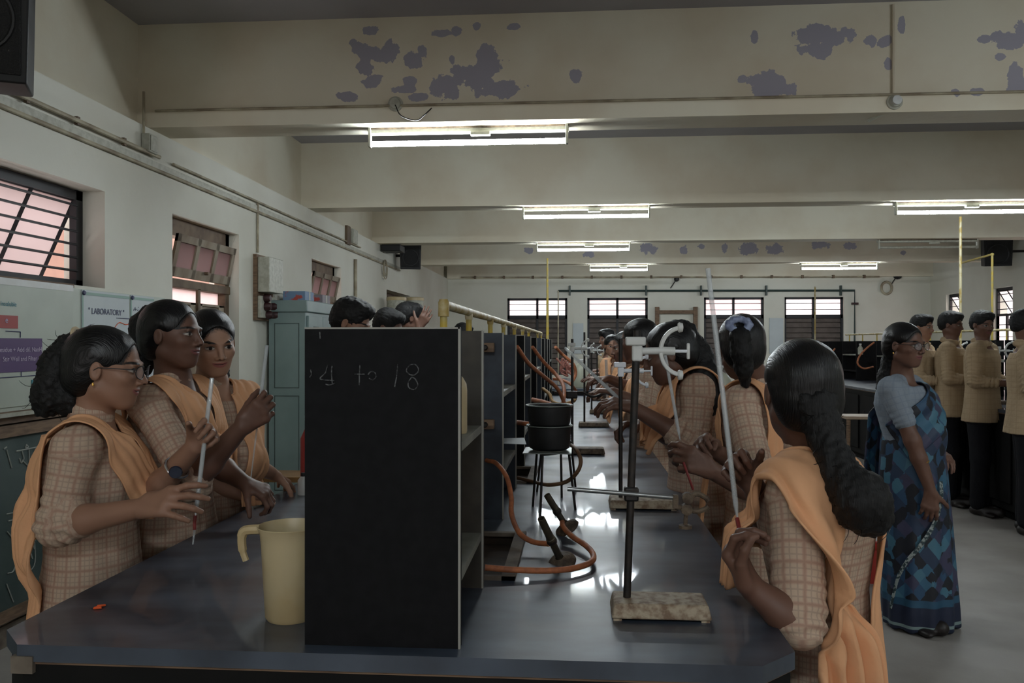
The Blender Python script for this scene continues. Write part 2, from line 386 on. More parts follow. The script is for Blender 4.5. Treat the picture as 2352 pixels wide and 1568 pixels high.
# ---------------------------------------- doors in the left wall
def old_door(n, y0, y1):
    dr = bpy.data.objects.new('door_%d' % n, None); COL.objects.link(dr); dr['kind'] = 'structure'; dr['_org'] = (0, 0, 0)
    X = LX - .12; ft = .07
    fr = MB()
    for y in (y0, y1 - ft): fr.box((X - .05, y, 0), (X + .04, y + ft, LINT))
    zt = LINT - .05; fr.box((X - .05, y0, zt - ft), (X + .04, y1, LINT)); zm = LINT - .44
    fr.box((X - .05, y0, zm - .03), (X + .05, y1, zm + .03))
    fr.build('door_frame', doordark_m, dr, smooth=False, bevel=.004)
    # transom leaf with three panes, tipped inward
    tr = MB(); a, b = y0 + ft, y1 - ft; z0, z1 = zm + .04, zt - ft
    tilt = .06
    def tb(u0, u1, w0, w1, mbx, th=.02):
        # w measured up the leaf, 0..1
        f = lambda w: (X + .05 + tilt * (w), z0 + (z1 - z0) * w)
        (xa, za), (xb, zb) = f(w0), f(w1)
        mbx.hexa([(xa, u0, za), (xa, u1, za), (xa + th, u1, za), (xa + th, u0, za), (xb, u0, zb), (xb, u1, zb), (xb + th, u1, zb), (xb + th, u0, zb)])
    W = b - a
    for k in range(4): u = a + (W - .05) * k / 3; tb(u, u + .05, 0, 1, tr)
    tb(a, b, 0, .22, tr); tb(a, b, .82, 1, tr)
    tl = tr.build('transom', doorpaint_m, dr, smooth=False)
    for k in range(3):
        u = a + (W - .05) * k / 3 + .05; pn = MB(); tb(u, u + (W - .05) / 3 - .05, .22, .82, pn, .006); pn.build('pane', frost_dim, tl, smooth=False)
    # two leaves below, bright gap above them
    ztop = zm - .12
    mid = (a + b) / 2
    for (u0, u1) in ((a, mid - .004), (mid + .004, b)):
        lf = MB(); lf.box((X - .02, u0, .01), (X + .015, u1, ztop))
        s = .09
        for (p, q) in ((.15, .95), (1.05, ztop - .02)):
            lf.box((X + .015, u0, p - s), (X + .03, u1, p)); lf.box((X + .015, u0, q), (X + .03, u1, min(q + s, ztop)))
        for u in (u0, u1 - s): lf.box((X + .015, u, .01), (X + .03, u + s, ztop))
        lf.build('door_leaf', doorpaint_m, dr, smooth=False, bevel=.004)
    MB().box((X - .03, a, ztop), (X - .02, b, zm - .03)).build('pane', frost_w, dr, smooth=False)
    MB().box((X + .03, mid - .015, ztop - .25), (X + .05, mid + .02, zm - .02)).build('door_bolt', doordark_m, dr, smooth=False)
    MB().lathe([(0, .03), (.012, .028), (.012, 0)], (X + .09, mid, zm + .09), 10, axis=(1, 0, 0)).build('door_knob', doordark_m, dr)
old_door(1, yd0, yd1); old_door(2, ye0, ye1)
w4 = bpy.data.objects.new('window_2', None); COL.objects.link(w4); w4['kind'] = 'structure'; w4['_org'] = (0, 0, 0)
B((LX - .2, yf0, CAMZ + .2), (LX - .16, yf1, LINT - .1)).build('window_frame', doordark_m, w4, smooth=False)
# ---------------------------------------- far windows
wi = 3
for (x0, x1, z0, z1) in FH:
    wn = bpy.data.objects.new('window_%d' % wi, None); COL.objects.link(wn); wn['kind'] = 'structure'; wn['_org'] = (0, 0, 0)
    Y = FY + .08; fr = MB(); t = .045; mid = (x0 + x1) / 2
    for x in (x0, x1 - t, mid - t / 2): fr.box((x, Y - .03, z0), (x + t, Y + .02, z1))
    for z in (z0, WTR - .05, z1 - t): fr.box((x0, Y - .03, z), (x1, Y + .02, z + t + (.03 if z == WTR - .05 else 0)))
    fr.build('window_frame', frame_blk, wn, smooth=False)
    br = MB()
    for k in (1, 2): zz = WTR + (z1 - WTR) * k / 3; br.tube([(x0, Y - .03, zz), (x1, Y - .03, zz)], .007, 5)
    br.build('window_bar', frame_blk, wn)
    for (u0, u1) in ((x0 + t, mid - t / 2), (mid + t / 2, x1 - t)):
        pn = MB(); pn.box((u0, Y, WTR + .03), (u1, Y + .006, z1 - t)); pn.build('pane', frost_w if wi in (3, 6) else frost_m, wn, smooth=False)
        sh = MB(); n = 11
        for k in range(n):
            za = z0 + .03 + (WTR - .05 - z0) * k / n; zb = za + (WTR - .05 - z0) / n - .018
            sh.hexa([(u0, Y - .01, za), (u1, Y - .01, za), (u1, Y + .0, za), (u0, Y + .0, za), (u0, Y + .015, zb), (u1, Y + .015, zb), (u1, Y + .028, zb), (u0, Y + .028, zb)])
        sh.build('shutter', louvre_m, wn, smooth=False)
    B((x0, Y + .04, z0), (x1, Y + .05, WTR - .05)).build('shutter_backing', louvre_m, wn, smooth=False)
    wi += 1
for (y0, y1, z0, z1) in RH:
    wn = bpy.data.objects.new('window_%d' % wi, None); COL.objects.link(wn); wn['kind'] = 'structure'; wn['_org'] = (0, 0, 0)
    X = RX + .08; t = .04; zt = CAMZ + .45; fr = MB()
    for y in (y0, (y0 + y1) / 2 - t / 2, y1 - t): fr.box((X - .02, y, z0), (X + .02, y + t, zt))
    for y in (y0, y1 - t): fr.box((X - .02, y, z0), (X + .02, y + t, z1))
    for z in (z0, z0 + .4, zt, z1 - t): fr.box((X - .02, y0, z), (X + .02, y1, z + t))
    for k in range(5): z = z0 + .1 + k * .2; fr.box((X - .02, y0, z), (X, y1, z + .012))
    fr.build('window_frame', frame_blk, wn, smooth=False)
    sash('sash', wn, X, y0 + .04, y1 - .04, z1 - .05, zt + .05, .22, 3, frame_blk, frost_m, cols=2, sgn=1)
    B((X + .01, y0 + t, z0 + t), (X + .015, y1 - t, zt)).build('pane', frost_w, wn, smooth=False)
    wi += 1
# skirting
structure(B((LX, BY, 0), (LX + .012, yd0, .1)).build('baseboard_left', stone_m, smooth=False))
structure(B((RX - .012, BY, 0), (RX, FY, .1)).build('baseboard_right', stone_m, smooth=False))
structure(B((LX, FY - .012, 0), (RX - .012, FY, .1)).build('baseboard_far', stone_m, smooth=False))
# ---------------------------------------- fluorescent lights
def tube_light(loc, lit=True, label='', group='fluorescent tube lights under the beams', L=1.2, rz=0, drop=.1, sag=0):
    t = thing('tube_light', label, 'light', loc, group)
    x, y, z = loc
    f = MB(); f.box((x - L / 2 - .02, y - .03, z - .035), (x + L / 2 + .02, y + .03, z)); f.build('batten', dirty_white, t, bevel=.003)
    MB().box((x - L / 2 - .02, y - .034, z - .012), (x + L / 2 + .02, y - .03, z)).build('rusty_edge', rustdark_m, t)
    MB().box((x + .02, y - .05, z - .06), (x + .14, y - .01, z - .035)).build('choke', dirty_white, t, bevel=.004)
    for s in (-1, 1):
        MB().box((x + s * (L / 2 + .008) - .008, y - .045, z - drop - .02), (x + s * (L / 2 + .008) + .008, y - .005, z)).build('tube_holder', dirty_white, t, bevel=.003)
    MB().tube([(x - L / 2, y - .025, z - drop), (x + L / 2, y - .025, z - drop)], .0165, 14).build('tube', tube_m if lit else dirty_white, t)
    t.rotation_euler.z = rz
    return t
tube_light((-.66, BY1[0] + .13, BZ), label='nearest lit tube light hanging under the peeling beam, top centre')
tube_light((.10, BY1[1] + .1, BZ), label='lit tube light under the second beam, in the middle of the photo')
tube_light((3.62, BY1[1] + .1, BZ), label='lit tube light under the second beam at the right edge')
tube_light((.10, BY1[2] + .1, BZ), label='lit tube light with a dangling wire under the third beam')
tube_light((.72, BY1[3] + .1, BZ), label='short looking lit tube light above the far windows, left of two', L=.95)
tube_light((4.32, BY1[3] + .1, BZ), label='lit tube light above the rightmost far window')
tube_light((4.50, BY1[2] + .15, BZ), lit=False, label='unlit grey tube hanging askew under the third beam', rz=0)
for i, (x, y) in enumerate(((-.3, -1.0), (3.9, -1.0), (3.6, 2.0))): tube_light((x, y, BZ), lit=True, label=['tube light behind the camera over the near bench', 'tube light behind the camera towards the right wall', 'tube light above the aisle beside the camera'][i], group='tube lights outside the view')
# ---------------------------------------- conduits, boxes, cables on the left wall and beams
def conduit(name, pts, r, m, label, cat='pipe', clips=None, group=None):
    t = thing(name, label, cat, pts[0], group)
    MB().tube(pts, r, 8).build('run', m, t)
    if clips:
        for p in clips: MB().box((p[0] - .004, p[1] - .012, p[2] - .022), (p[0] + .014, p[1] + .012, p[2] + .022)).build('clip', doordark_m, t)
    return t
zc1, zc2 = CAMZ + 1.085, CAMZ + 1.165
conduit('wire_conduit', [(LX + .012, 2.6, zc1), (LX + .012, 12.2, zc1)], .012, conduit_m, 'thin lower conduit running the length of the left wall', 'conduit', group='conduits along the left wall')
tag(MB().box((LX, 2.6, zc1 + .01), (LX + .012, 12.2, zc1 + .05)).build('conduit_strip', dirty_white), 'pale casing strip just above the lower conduit on the left wall', 'conduit')
conduit('wire_conduit', [(LX + .03, 3.3, zc2), (LX + .03, 5.0, zc2)], .013, conduit_m, 'upper brown clipped conduit between the speaker and the grey junction box', 'conduit',
        clips=[(LX + .02, y, zc2) for y in (3.75, 4.15, 4.6)], group='conduits along the left wall')
conduit('wire_conduit', [(LX + .02, 5.2, zc2), (LX + .02, 9.9, zc2)], .009, conduit_m, 'upper thin conduit between the two junction boxes on the left wall', 'conduit', group='conduits along the left wall')
def jbox(px, py0, py1, label, m=dirty_white, w=.1):
    y, d = wx(LX, px); z1, z0 = CAMZ + (788 - py0) * d / FPX, CAMZ + (788 - py1) * d / FPX
    t = thing('junction_box', label, 'box', (LX, y, z0))
    MB().box((LX + .002, y - w / 2, z0), (LX + .055, y + w / 2, z1)).build('housing', m, t, bevel=.005)
    MB().box((LX + .055, y - w / 2 + .01, z0 + .01), (LX + .06, y + w / 2 - .01, z1 - .01)).build('cover', m, t, bevel=.002)
    return t
jbox(333, 310, 352, 'small grey junction box on the left wall under the near beam end')
jbox(806, 527, 560, 'pale green junction box on the left wall by the third beam', w=.2)
y, d = wx(LX, 796)
tag(MB().box((LX, y - .07, CAMZ + 226 * d / FPX), (LX + .03, y + .07, CAMZ + 269 * d / FPX)).build('wooden_plate', doordark_m), 'dark brown mounting plate beside the pale green junction box', 'plate')
conduit('drop_conduit', [(LX + .012, wx(LX, 589)[0], zc2), (LX + .012, wx(LX, 589)[0], 2.15)], .01, conduit_m, 'vertical conduit dropping to the switchboard on the left wall', 'conduit')
yv, dv = wx(LX, 813)
conduit('drop_conduit', [(LX + .02, yv, CAMZ + 1.0), (LX + .02, yv, .9)], .02, conduit_m, 'thicker vertical conduit below the pale green junction box', 'conduit')
conduit('drop_conduit', [(LX + .012, wx(LX, 326)[0], BZ + .2), (LX + .012, wx(LX, 326)[0], zc2 + .05)], .008, conduit_m, 'short vertical conduit above the small grey junction box', 'conduit')
for i, yy in enumerate(BY1[:1]):
    conduit('beam_conduit', [(LX + .05, yy - .02, BZ + .1), (RX - .05, yy - .02, BZ + .1)], .008, conduit_m, 'thin conduit running along the near peeling beam', 'conduit')
x, z, d = face_pt(2055, 232, BY1[0] - .02)
conduit('beam_conduit', [(x, BY1[0] - .01, CZ - .02), (x, BY1[0] - .01, z)], .013, beam_m, 'vertical conduit from the ceiling down the near beam, right side', 'conduit')
def rosette(px, py, label, bulb=True):
    x, z, d = face_pt(px, py, BY1[0] - .03)
    t = thing('ceiling_rosette', label, 'light fitting', (x, BY1[0] - .02, z), 'round light fittings on the near beam')
    MB().lathe([(.045, 0), (.045, .012), (.036, .016), (.033, .03), (.03, .033), (0, .033)], (x, BY1[0] - .008, z), 24, axis=(0, -1, 0)).build('base', dirty_white, t)
    if bulb: MB().lathe([(.026, .0), (.026, .02), (0, .021)], (x, BY1[0] - .04, z), 20, axis=(0, -1, 0)).build('cap', white_pl, t)
    return t
rosette(2057, 232, 'round white rosette where conduits cross on the near beam, right')
rosette(907, 237, 'open round rosette with loose wires on the near beam, left', False)
x0, z0, _ = face_pt(907, 240, BY1[0] - .05); x1, z1, _ = face_pt(990, 246, BY1[0] - .05)
tag(MB().tube(smooth_path([(x0, BY1[0] - .04, z0), (x0 + .04, BY1[0] - .06, z0 - .07), (x0 + .13, BY1[0] - .06, z0 - .1), (x1 - .04, BY1[0] - .06, z0 - .07), (x1, BY1[0] - .03, z1)]), .0035, 6).build('loose_wire', iron_m), 'loose dark wires looping from the open rosette on the near beam', 'wire')
x, z, _ = face_pt(2040, 285, BY1[0])
tag(MB().tube([(x + .04, BY1[0] - .01, BZ + .03), (x - .07, BY1[0] + .12, BZ - .012)], .012, 6).build('bent_conduit', dirty_white), 'short bent conduit end under the near beam, right', 'conduit')
# switchboard
y0, d0 = wx(LX, 570); y1, d1 = wx(LX, 617)
t = thing('switchboard', 'white meter cover above a board of dark red switches on the left wall', 'switchboard', (LX, y0, 1.5))
ym = (y0 + y1) / 2; zt, zm_, zb = CAMZ + .73, CAMZ + .42, CAMZ + .19
MB().box((LX, y0 + .1, zb), (LX + .03, y1 + .02, zt)).build('backboard', wood_m, t)
MB().box((LX + .03, y0 + .12, zm_), (LX + .13, y1, zt - .02)).build('meter_cover', dirty_white, t, bevel=.006)
MB().box((LX + .03, y0 + .12, zb + .02), (LX + .06, y1, zm_ - .03)).build('switch_panel', dirty_white, t, bevel=.004)
for k, (u, v) in enumerate(((.25, .8), (.28, .5), (.75, .52), (.4, .2), (.8, .22))):
    yy = y0 + .12 + (y1 - y0 - .12) * u; zz = zb + (zm_ - zb) * v
    MB().lathe([(.035, 0), (.035, .03), (.025, .05), (0, .05)], (LX + .06, yy, zz), 14, axis=(1, 0, 0)).build('switch', maroon_m, t)
# coil of cable and small projector, speakers
yk, dk = wx(LX, 880)
mb = MB()
for r, dz in ((.1, 0), (.12, -.02), (.085, .01), (.11, .01)):
    mb.tube([(LX + .03 + .01 * r, yk + r * math.cos(a), CAMZ + 1.02 + dz + r * 1.0 * math.sin(a)) for a in [2 * PI * k / 20 for k in range(20)]], .007, 6, closed=True)
tag(mb.build('cable_coil', conduit_m), 'coil of cable hanging on the left wall by the far speaker', 'cable')
pc = wx(LX, 872)
t = thing('wall_projector', 'small black box fitting on the left wall beside the far speaker', 'box', (LX, pc[0], 2.6))
MB().box((LX + .02, pc[0], CAMZ + 1.24), (LX + .28, pc[0] + .3, CAMZ + 1.33)).build('housing', black_pl, t, bevel=.01)
MB().box((LX, pc[0] + .1, CAMZ + 1.26), (LX + .04, pc[0] + .2, CAMZ + 1.3)).build('bracket', iron_m, t)
def speaker(name_label, cx, cy, z0, z1, w, dpt, rz, X=0):
    t = thing('loudspeaker', name_label, 'speaker', (cx, cy, z0), 'black wall loudspeakers')
    hw = w / 2; org = Vector((cx, cy, 0))
    b = MB().hexa([(cx - hw * .75, cy, z0 + .03), (cx + hw * .75, cy, z0 + .03), (cx + hw * .92, cy - dpt, z0), (cx - hw * .92, cy - dpt, z0),
                   (cx - hw * .8, cy, z1 - .03), (cx + hw * .8, cy, z1 - .03), (cx + hw, cy - dpt, z1), (cx - hw, cy - dpt, z1)])
    b.build('cabinet', speaker_m, t, bevel=.008)
    g = MB().box((cx - hw * .82, cy - dpt - .008, z0 + .03), (cx + hw * .82, cy - dpt + .002, z1 - .04)); g.build('grille', grille_m, t, bevel=.004)
    MB().lathe([(w * .32, 0), (w * .34, .006), (w * .36, .006), (w * .37, 0)], (cx, cy - dpt - .008, z0 + (z1 - z0) * .38), 28, axis=(0, -1, 0)).build('cone_ring', black_pl, t)
    MB().box((cx - .03, cy - .01, (z0 + z1) / 2 - .05), (cx + .03, cy + .09, (z0 + z1) / 2 + .05)).build('bracket', iron_m, t)
    if X: MB().tube([(cx, cy - .05, (z0 + z1) / 2), (X, cy, (z0 + z1) / 2)], .02, 8).build('wall_arm', iron_m, t)
    t.rotation_euler.z = rz
    return t
p = at(0, 200, 3.05)
speaker('large black loudspeaker at the top left corner of the photo', p.x - .245, p.y + .3, p.z + .04, p.z + .66, .38, .3, math.radians(24))
p = at(941, 622, 12.2)
speaker('black loudspeaker high on the left wall below the third beam', p.x, p.y, p.z, p.z + .44, .32, .26, math.radians(14), X=LX - .1)
p = at(2279, 615, 13.0)
speaker('black loudspeaker high up near the right wall, behind the yellow pole', p.x, p.y, p.z, p.z + .5, .42, .3, math.radians(-10), X=RX + .05)
# steel cupboard against the left wall
cx0 = LX + .03; cxf = LX + .35; cy0 = 6.85; cy1 = wx(cxf, 768)[0]; cz = CAMZ + .365
t = thing('steel_cupboard', 'tall grey green steel cupboard against the left wall', 'cupboard', (cx0, cy0, 0))
MB().box((cx0, cy0, .05), (cxf, cy1, cz - .1)).build('body', cab_m, t, bevel=.004)
MB().box((cx0 - .01, cy0 - .02, cz - .1), (cxf + .02, cy1 + .02, cz)).build('top', cab_m, t, bevel=.008)
g = MB(); yy0 = cy0 - .003
for (xa, xb, za, zb_) in ((cx0 + .05, cxf - .06, .15, .95), (cx0 + .05, cxf - .06, 1.02, cz - .2)):
    g.box((xa, yy0, za), (xa + .006, yy0 + .01, zb_)); g.box((xb, yy0, za), (xb + .006, yy0 + .01, zb_)); g.box((xa, yy0, za), (xb, yy0 + .01, za + .006)); g.box((xa, yy0, zb_), (xb + .006, yy0 + .01, zb_ + .006))
g.build('side_groove', cab_dark, t, smooth=False)
hm = (cy0 + cy1) / 2
for (a, b) in ((cy0 + .03, hm - .004), (hm + .004, cy1 - .03)):
    dd = MB().box((cxf, a, .12), (cxf + .02, b, cz - .13)).build('door', cab_m, t, bevel=.003)
    MB().box((cxf + .02, a + .12, cz - .42), (cxf + .022, b - .12, cz - .22)).build('glass_panel', cab_dark, dd, smooth=False)
MB().box((cxf + .02, hm - .03, .95), (cxf + .05, hm - .015, 1.1)).build('handle', chrome_m, t)
for i in range(4):
    MB().box((cx0 + (.02 if i % 2 else .28), cy0 + .02 if i < 2 else cy1 - .06, 0), (cx0 + (.06 if i % 2 else .32), cy0 + .06 if i < 2 else cy1 - .02, .05)).build('foot', iron_m, t)
cbx = [((LX + .08, 7.05, cz), (LX + .28, 7.3, cz + .09), (108, 132, 160), 'small printed carton lying on top of the steel cupboard, nearer one'), ((LX + .12, 7.42, cz), (LX + .32, 7.66, cz + .08), (128, 122, 128), 'small printed carton on top of the steel cupboard, farther one')]
for a, b, c, l in cbx:
    t = thing('carton', l, 'box', a); MB().box(a, b).build('box', mat('carton_print_%d' % c[0], c, .6, noise=1, nscale=14, c2=(170, 70, 60), nlo=.55, nhi=.6), t, bevel=.003)
    MB().box((a[0] - .001, (a[1] + b[1]) / 2 - .015, a[2]), (b[0] + .001, (a[1] + b[1]) / 2 + .015, b[2] + .001)).build('tape', dirty_white, t)
# containers on a wall shelf beyond
p0 = wx(LX, 880)
t = thing('wall_shelf', 'small wall shelf carrying two pale tubs on the left wall', 'shelf', (LX, 10.9, CAMZ + .3))
MB().box((LX, 10.6, CAMZ + .19), (LX + .35, 13.0, CAMZ + .22)).build('board', wood_m, t)
for yy in (10.8, 12.8): MB().box((LX, yy, CAMZ + .1), (LX + .25, yy + .02, CAMZ + .19)).build('bracket', iron_m, t)
for (xx, yy, r, h, lb) in ((LX + .2, 11.1, .13, .36, 'pale plastic tub on the wall shelf, nearer one'), (LX + .2, 12.3, .15, .42, 'pale plastic tub on the wall shelf, farther one')):
    t = thing('storage_tub', lb, 'container', (xx, yy, CAMZ + .22))
    MB().lathe([(0, 0), (r * .85, 0), (r * .95, h * .5), (r, h)], (xx, yy, CAMZ + .22), 20).build('body', dirty_white, t)
    MB().lathe([(r * 1.05, 0), (r * 1.05, .04), (r * .9, .05), (0, .05)], (xx, yy, CAMZ + .22 + h), 20).build('lid', cream_pl, t)
# ---------------------------------------- boards and charts on the left wall
def lw(px, py):                          # point of the left wall seen at a pixel
    y, d = wx(LX, px); return y, CAMZ + (788 - py) * d / FPX
wbz0, wbz1 = CAMZ - .315, CAMZ + .288
t = thing('whiteboard', 'long off-white board along the left wall under the window', 'board', (LX, 2.0, wbz0))
MB().box((LX, 2.0, wbz0), (LX + .02, wx(LX, 372)[0], wbz1)).build('surface', board_w, t, smooth=False)
fr = MB().box((LX, 2.0, wbz0 - .05), (LX + .06, wx(LX, 372)[0], wbz0)); fr.box((LX, 2.0, wbz1), (LX + .025, wx(LX, 160)[0], wbz1 + .02))
fr.build('frame', wood_m, t, smooth=False)
MB().box((LX + .01, 2.0, wbz0 - .018), (LX + .09, wx(LX, 250)[0], wbz0 - .002)).build('tray', dirty_white, t)
ya = wx(LX, 157)[0]
t = thing('flow_chart_poster', 'laminated flow chart poster with purple, red and teal boxes on the whiteboard', 'poster', (LX + .02, 2.6, wbz0 + .01))
MB().box((LX + .022, 2.4, wbz0 + .02), (LX + .026, ya, wbz1 + .01)).build('sheet', board_w, t, smooth=False)
MB().box((LX + .026, 2.4, wbz1 - .02), (LX + .028, ya, wbz1 + .012)).build('plastic_edge', white_pl, t, smooth=False)
XR = LX + .028
def lwbox(px0, px1, py0, py1, m, name, par):
    y0, za = lw(px0, py0); y1, zb = lw(px1, py1); yb, zc = lw(px0, py1)
    MB().box((XR - .002, y0, min(zb, zc)), (XR + .001, y1, za)).build(name, m, par, smooth=False)
    return (y0 + y1) / 2, (za + min(zb, zc)) / 2
RT = (PI / 2, 0, PI / 2)
yc, zc = lwbox(-150, 84, 775, 851, purple_m, 'purple_box', t)
text('Residue + Add dil. NaoH', .031, (XR + .002, lw(33, 800)[0], lw(33, 803)[1]), RT, inkp_m, t)
text('Stir Well and Filter', .031, (XR + .002, lw(33, 800)[0], lw(35, 824)[1]), RT, inkp_m, t)
lwbox(-140, 28, 717, 750, red_m, 'red_box', t); text('e', .04, (XR + .002, lw(1, 733)[0], lw(1, 735)[1]), RT, inkp_m, t)
lwbox(60, 95, 872, 915, teal_m, 'teal_box', t); text('Solution', .026, (XR + .002, lw(78, 900)[0] + .02, lw(78, 900)[1]), RT, inkp_m, t)
text('soluble insoluble', .03, (XR + .001, lw(-10, 697)[0], lw(-10, 697)[1]), RT, teal_m, t)
ln = MB()
for a, b in (((0, 760), (34, 762)), ((34, 762), (34, 775)), ((36, 852), (36, 865)), ((-20, 868), (95, 860))):
    pa, pb = lw(*a), lw(*b); MB().tube([(XR, pa[0], pa[1]), (XR, pb[0], pb[1])], .0022, 4).build('connector_line', ink_m, t)
def sheet(px0, px1, label, words, sizes):
    y0, y1 = wx(LX, px0)[0], wx(LX, px1)[0]
    t = thing('wall_chart', label, 'poster', (LX + .02, y0, wbz0 + .08), 'handwritten charts on the whiteboard')
    MB().box((LX + .02, y0, wbz0 + .05), (LX + .024, y1, wbz1 - .005)).build('sheet', paper_w, t, smooth=False)
    bd = MB()
    bd.box((LX + .024, y0, wbz1 - .03), (LX + .026, y1, wbz1 - .015)); bd.box((LX + .024, y0, wbz0 + .06), (LX + .026, y0 + .012, wbz1 - .02))
    bd.build('border', mat('faded_teal_border_%d' % px0, (140, 168, 158), .6), t, smooth=False)
    for yy in (y0 + .015, ): MB().lathe([(.014, 0), (.01, .008), (0, .009)], (LX + .026, yy, wbz1 - .02), 10, axis=(1, 0, 0)).build('pin', ink_m, t)
    for (s, sz, u, v) in words:
        text(s, sz, (LX + .026, y0 + (y1 - y0) * u, wbz1 - v), RT, ink_m, t)
    return t
s1 = sheet(178, 288, 'white handwritten chart headed LABORATORY on the whiteboard', [('" LABORATORY "', .046, .5, .115)], None)
MB().tube([(LX + .026, 4.52, wbz1 - .145), (LX + .026, 4.68, wbz1 - .145)], .002, 4).build('underline', ink_m, s1)

s2 = sheet(291, 345, 'white handwritten chart right of the LABORATORY chart, partly behind a girl', [], None)
def scribble(par, y0, z0, w, h, n, m=None, X=LX + .026, r=.0018, seed=1):
    rr = random.Random(seed); x = y0; mb = MB()
    while x < y0 + w:
        k = rr.randint(2, 4); pts = [(X, x + rr.uniform(0, .012), z0 + rr.uniform(0, h)) for _ in range(k)]
        mb.tube(smooth_path(pts, 4), r, 4); x += rr.uniform(.012, .03)
    return mb.build('handwriting', m or ink_m, par)
yb = wx(LX, 296)[0]
scribble(s2, yb, wbz1 - .1, .3, .03, 1, seed=3); scribble(s2, yb + .1, wbz1 - .17, .12, .04, 1, seed=5)
yb = wx(LX, 192)[0]; scribble(s1, yb, wbz1 - .2, .03, .02, 1, seed=8)
MB().tube(smooth_path([(LX + .026, 4.5, wbz1 - .2), (LX + .026, 4.55, wbz1 - .17), (LX + .026, 4.62, wbz1 - .18), (LX + .026, 4.7, wbz1 - .17), (LX + .026, 4.76, wbz1 - .21)]), .0022, 4).build('outline', orange_m, s1)
# green chalkboard under the whiteboard
cbz1 = CAMZ - .43; cbz0 = .18
yc1 = 5.6
t = thing('chalkboard', 'worn green chalkboard with chalk writing below the whiteboard', 'board', (LX, 2.0, cbz0))
MB().box((LX, 2.0, cbz0), (LX + .03, yc1, cbz1)).build('surface', board_g, t, smooth=False)
fr = MB().box((LX, 2.0, cbz1), (LX + .05, yc1, cbz1 + .055)); fr.box((LX, 2.0, cbz0 - .05), (LX + .05, yc1, cbz0)); fr.build('frame', wood_m, t, smooth=False)
XR = LX + .032
def chalk(strokes, m, r=.0035):
    for st in strokes:
        pts = [(XR, *lw(a, b)) for a, b in st]; MB().tube(smooth_path(pts, 4), r, 5).build('chalk_stroke', m, t)
chalk([[(0, 1032), (12, 1074)], [(22, 1036), (98, 1021)], [(36, 1036), (40, 1052), (34, 1062), (30, 1052)], [(36, 1056), (54, 1073)], [(52, 1032), (54, 1060), (68, 1042)],
       [(66, 1030), (68, 1064)], [(80, 1028), (78, 1050), (70, 1056), (66, 1048), (76, 1042)], [(46, 1020), (50, 1026), (44, 1028), (46, 1020)], [(-6, 1030), (0, 1026)], [(84, 1024), (88, 1054)]], chalk_f)
chalk([[(0, 1180), (40, 1172), (96, 1160)], [(4, 1196), (30, 1190), (90, 1180)], [(2, 1220), (16, 1240), (24, 1280), (16, 1310), (2, 1316)], [(30, 1192), (44, 1230), (60, 1282)], [(46, 1188), (56, 1220), (64, 1260)],
       [(62, 1184), (64, 1230), (66, 1290), (50, 1312), (30, 1306)], [(0, 1340), (16, 1382)]], chalk_f, .003)
# ------------------------------------------------ benches
TZ = CAMZ - .53
BL, BR = -1.05, .376
F0 = 1.385                                # front edge of the near bench
def bench(label, x0, x1, y0, y1, ch=.07, lip=None):
    t = thing('laboratory_bench', label, 'bench', (x0, y0, 0))
    def outline(g, c):
        return [(x0 - g + c, y0 - g), (x1 + g - c, y0 - g), (x1 + g, y0 - g + c), (x1 + g, y1), (x0 - g, y1), (x0 - g, y0 - g + c)]
    if lip:
        h = [(-.30, -.135, 1.84, 2.28), (-.30, -.155, 3.12, 3.5)]
        top = MB().prism([(x0 + ch, y0, TZ - .03), (x1 - ch, y0, TZ - .03), (x1, y0 + ch, TZ - .03), (x1, h[0][2], TZ - .03), (x0, h[0][2], TZ - .03), (x0, y0 + ch, TZ - .03)], (0, 0, .03))
        for (a, b, c, d), e in zip(h, (h[1][2], y1)):
            for q in (((x0, c), (a, d)), ((b, c), (x1, d)), ((x0, d), (x1, e))): top.box((q[0][0], q[0][1], TZ - .03), (q[1][0], q[1][1], TZ))
        top.build('countertop', granite_m, t, smooth=False)
    else:
        top = MB().prism([(x, y, TZ - .03) for x, y in outline(0, ch)], (0, 0, .03)); top.build('countertop', granite_m, t, smooth=False, bevel=.004)
    MB().prism([(x, y, TZ - .035) for x, y in outline(-.004, ch)], (0, 0, .005)).build('mortar_joint', wood_m, t, smooth=False)
    b = MB().prism([(x, y, .08) for x, y in outline(-.006, ch)], (0, 0, TZ - .035 - .08)); b.build('base', darkbase_m, t, smooth=False)
    MB().box((x0 + .06, y0 + .06, 0), (x1 - .06, y1 - .02, .08)).build('plinth', darkbase_m, t, smooth=False)
    y = y0 + .35; k = 0
    while y + .62 < y1:
        for X, s in ((x0, -1), (x1, 1)):
            d_ = MB().box((X - (.012 if s < 0 else -.0), y, .14), (X + (.012 if s > 0 else 0), y + .55, TZ - .09)).build('cabinet_door', darkbase_m, t, bevel=.003)
            MB().box((X - (.02 if s < 0 else -.006), y + .48, .5), (X + (.02 if s > 0 else -.006), y + .5, .6)).build('handle', iron_m, d_)
        y += .7
    if lip:
        MB().box((x0 + .02, lip, TZ), (x1 - .02, lip + .05, TZ + .045)).build('kerb', panel_m, t, smooth=False)
    return t
b1 = bench('long black granite bench in front of the camera, running away down the room', BL, BR, F0, 8.55, lip=8.4)
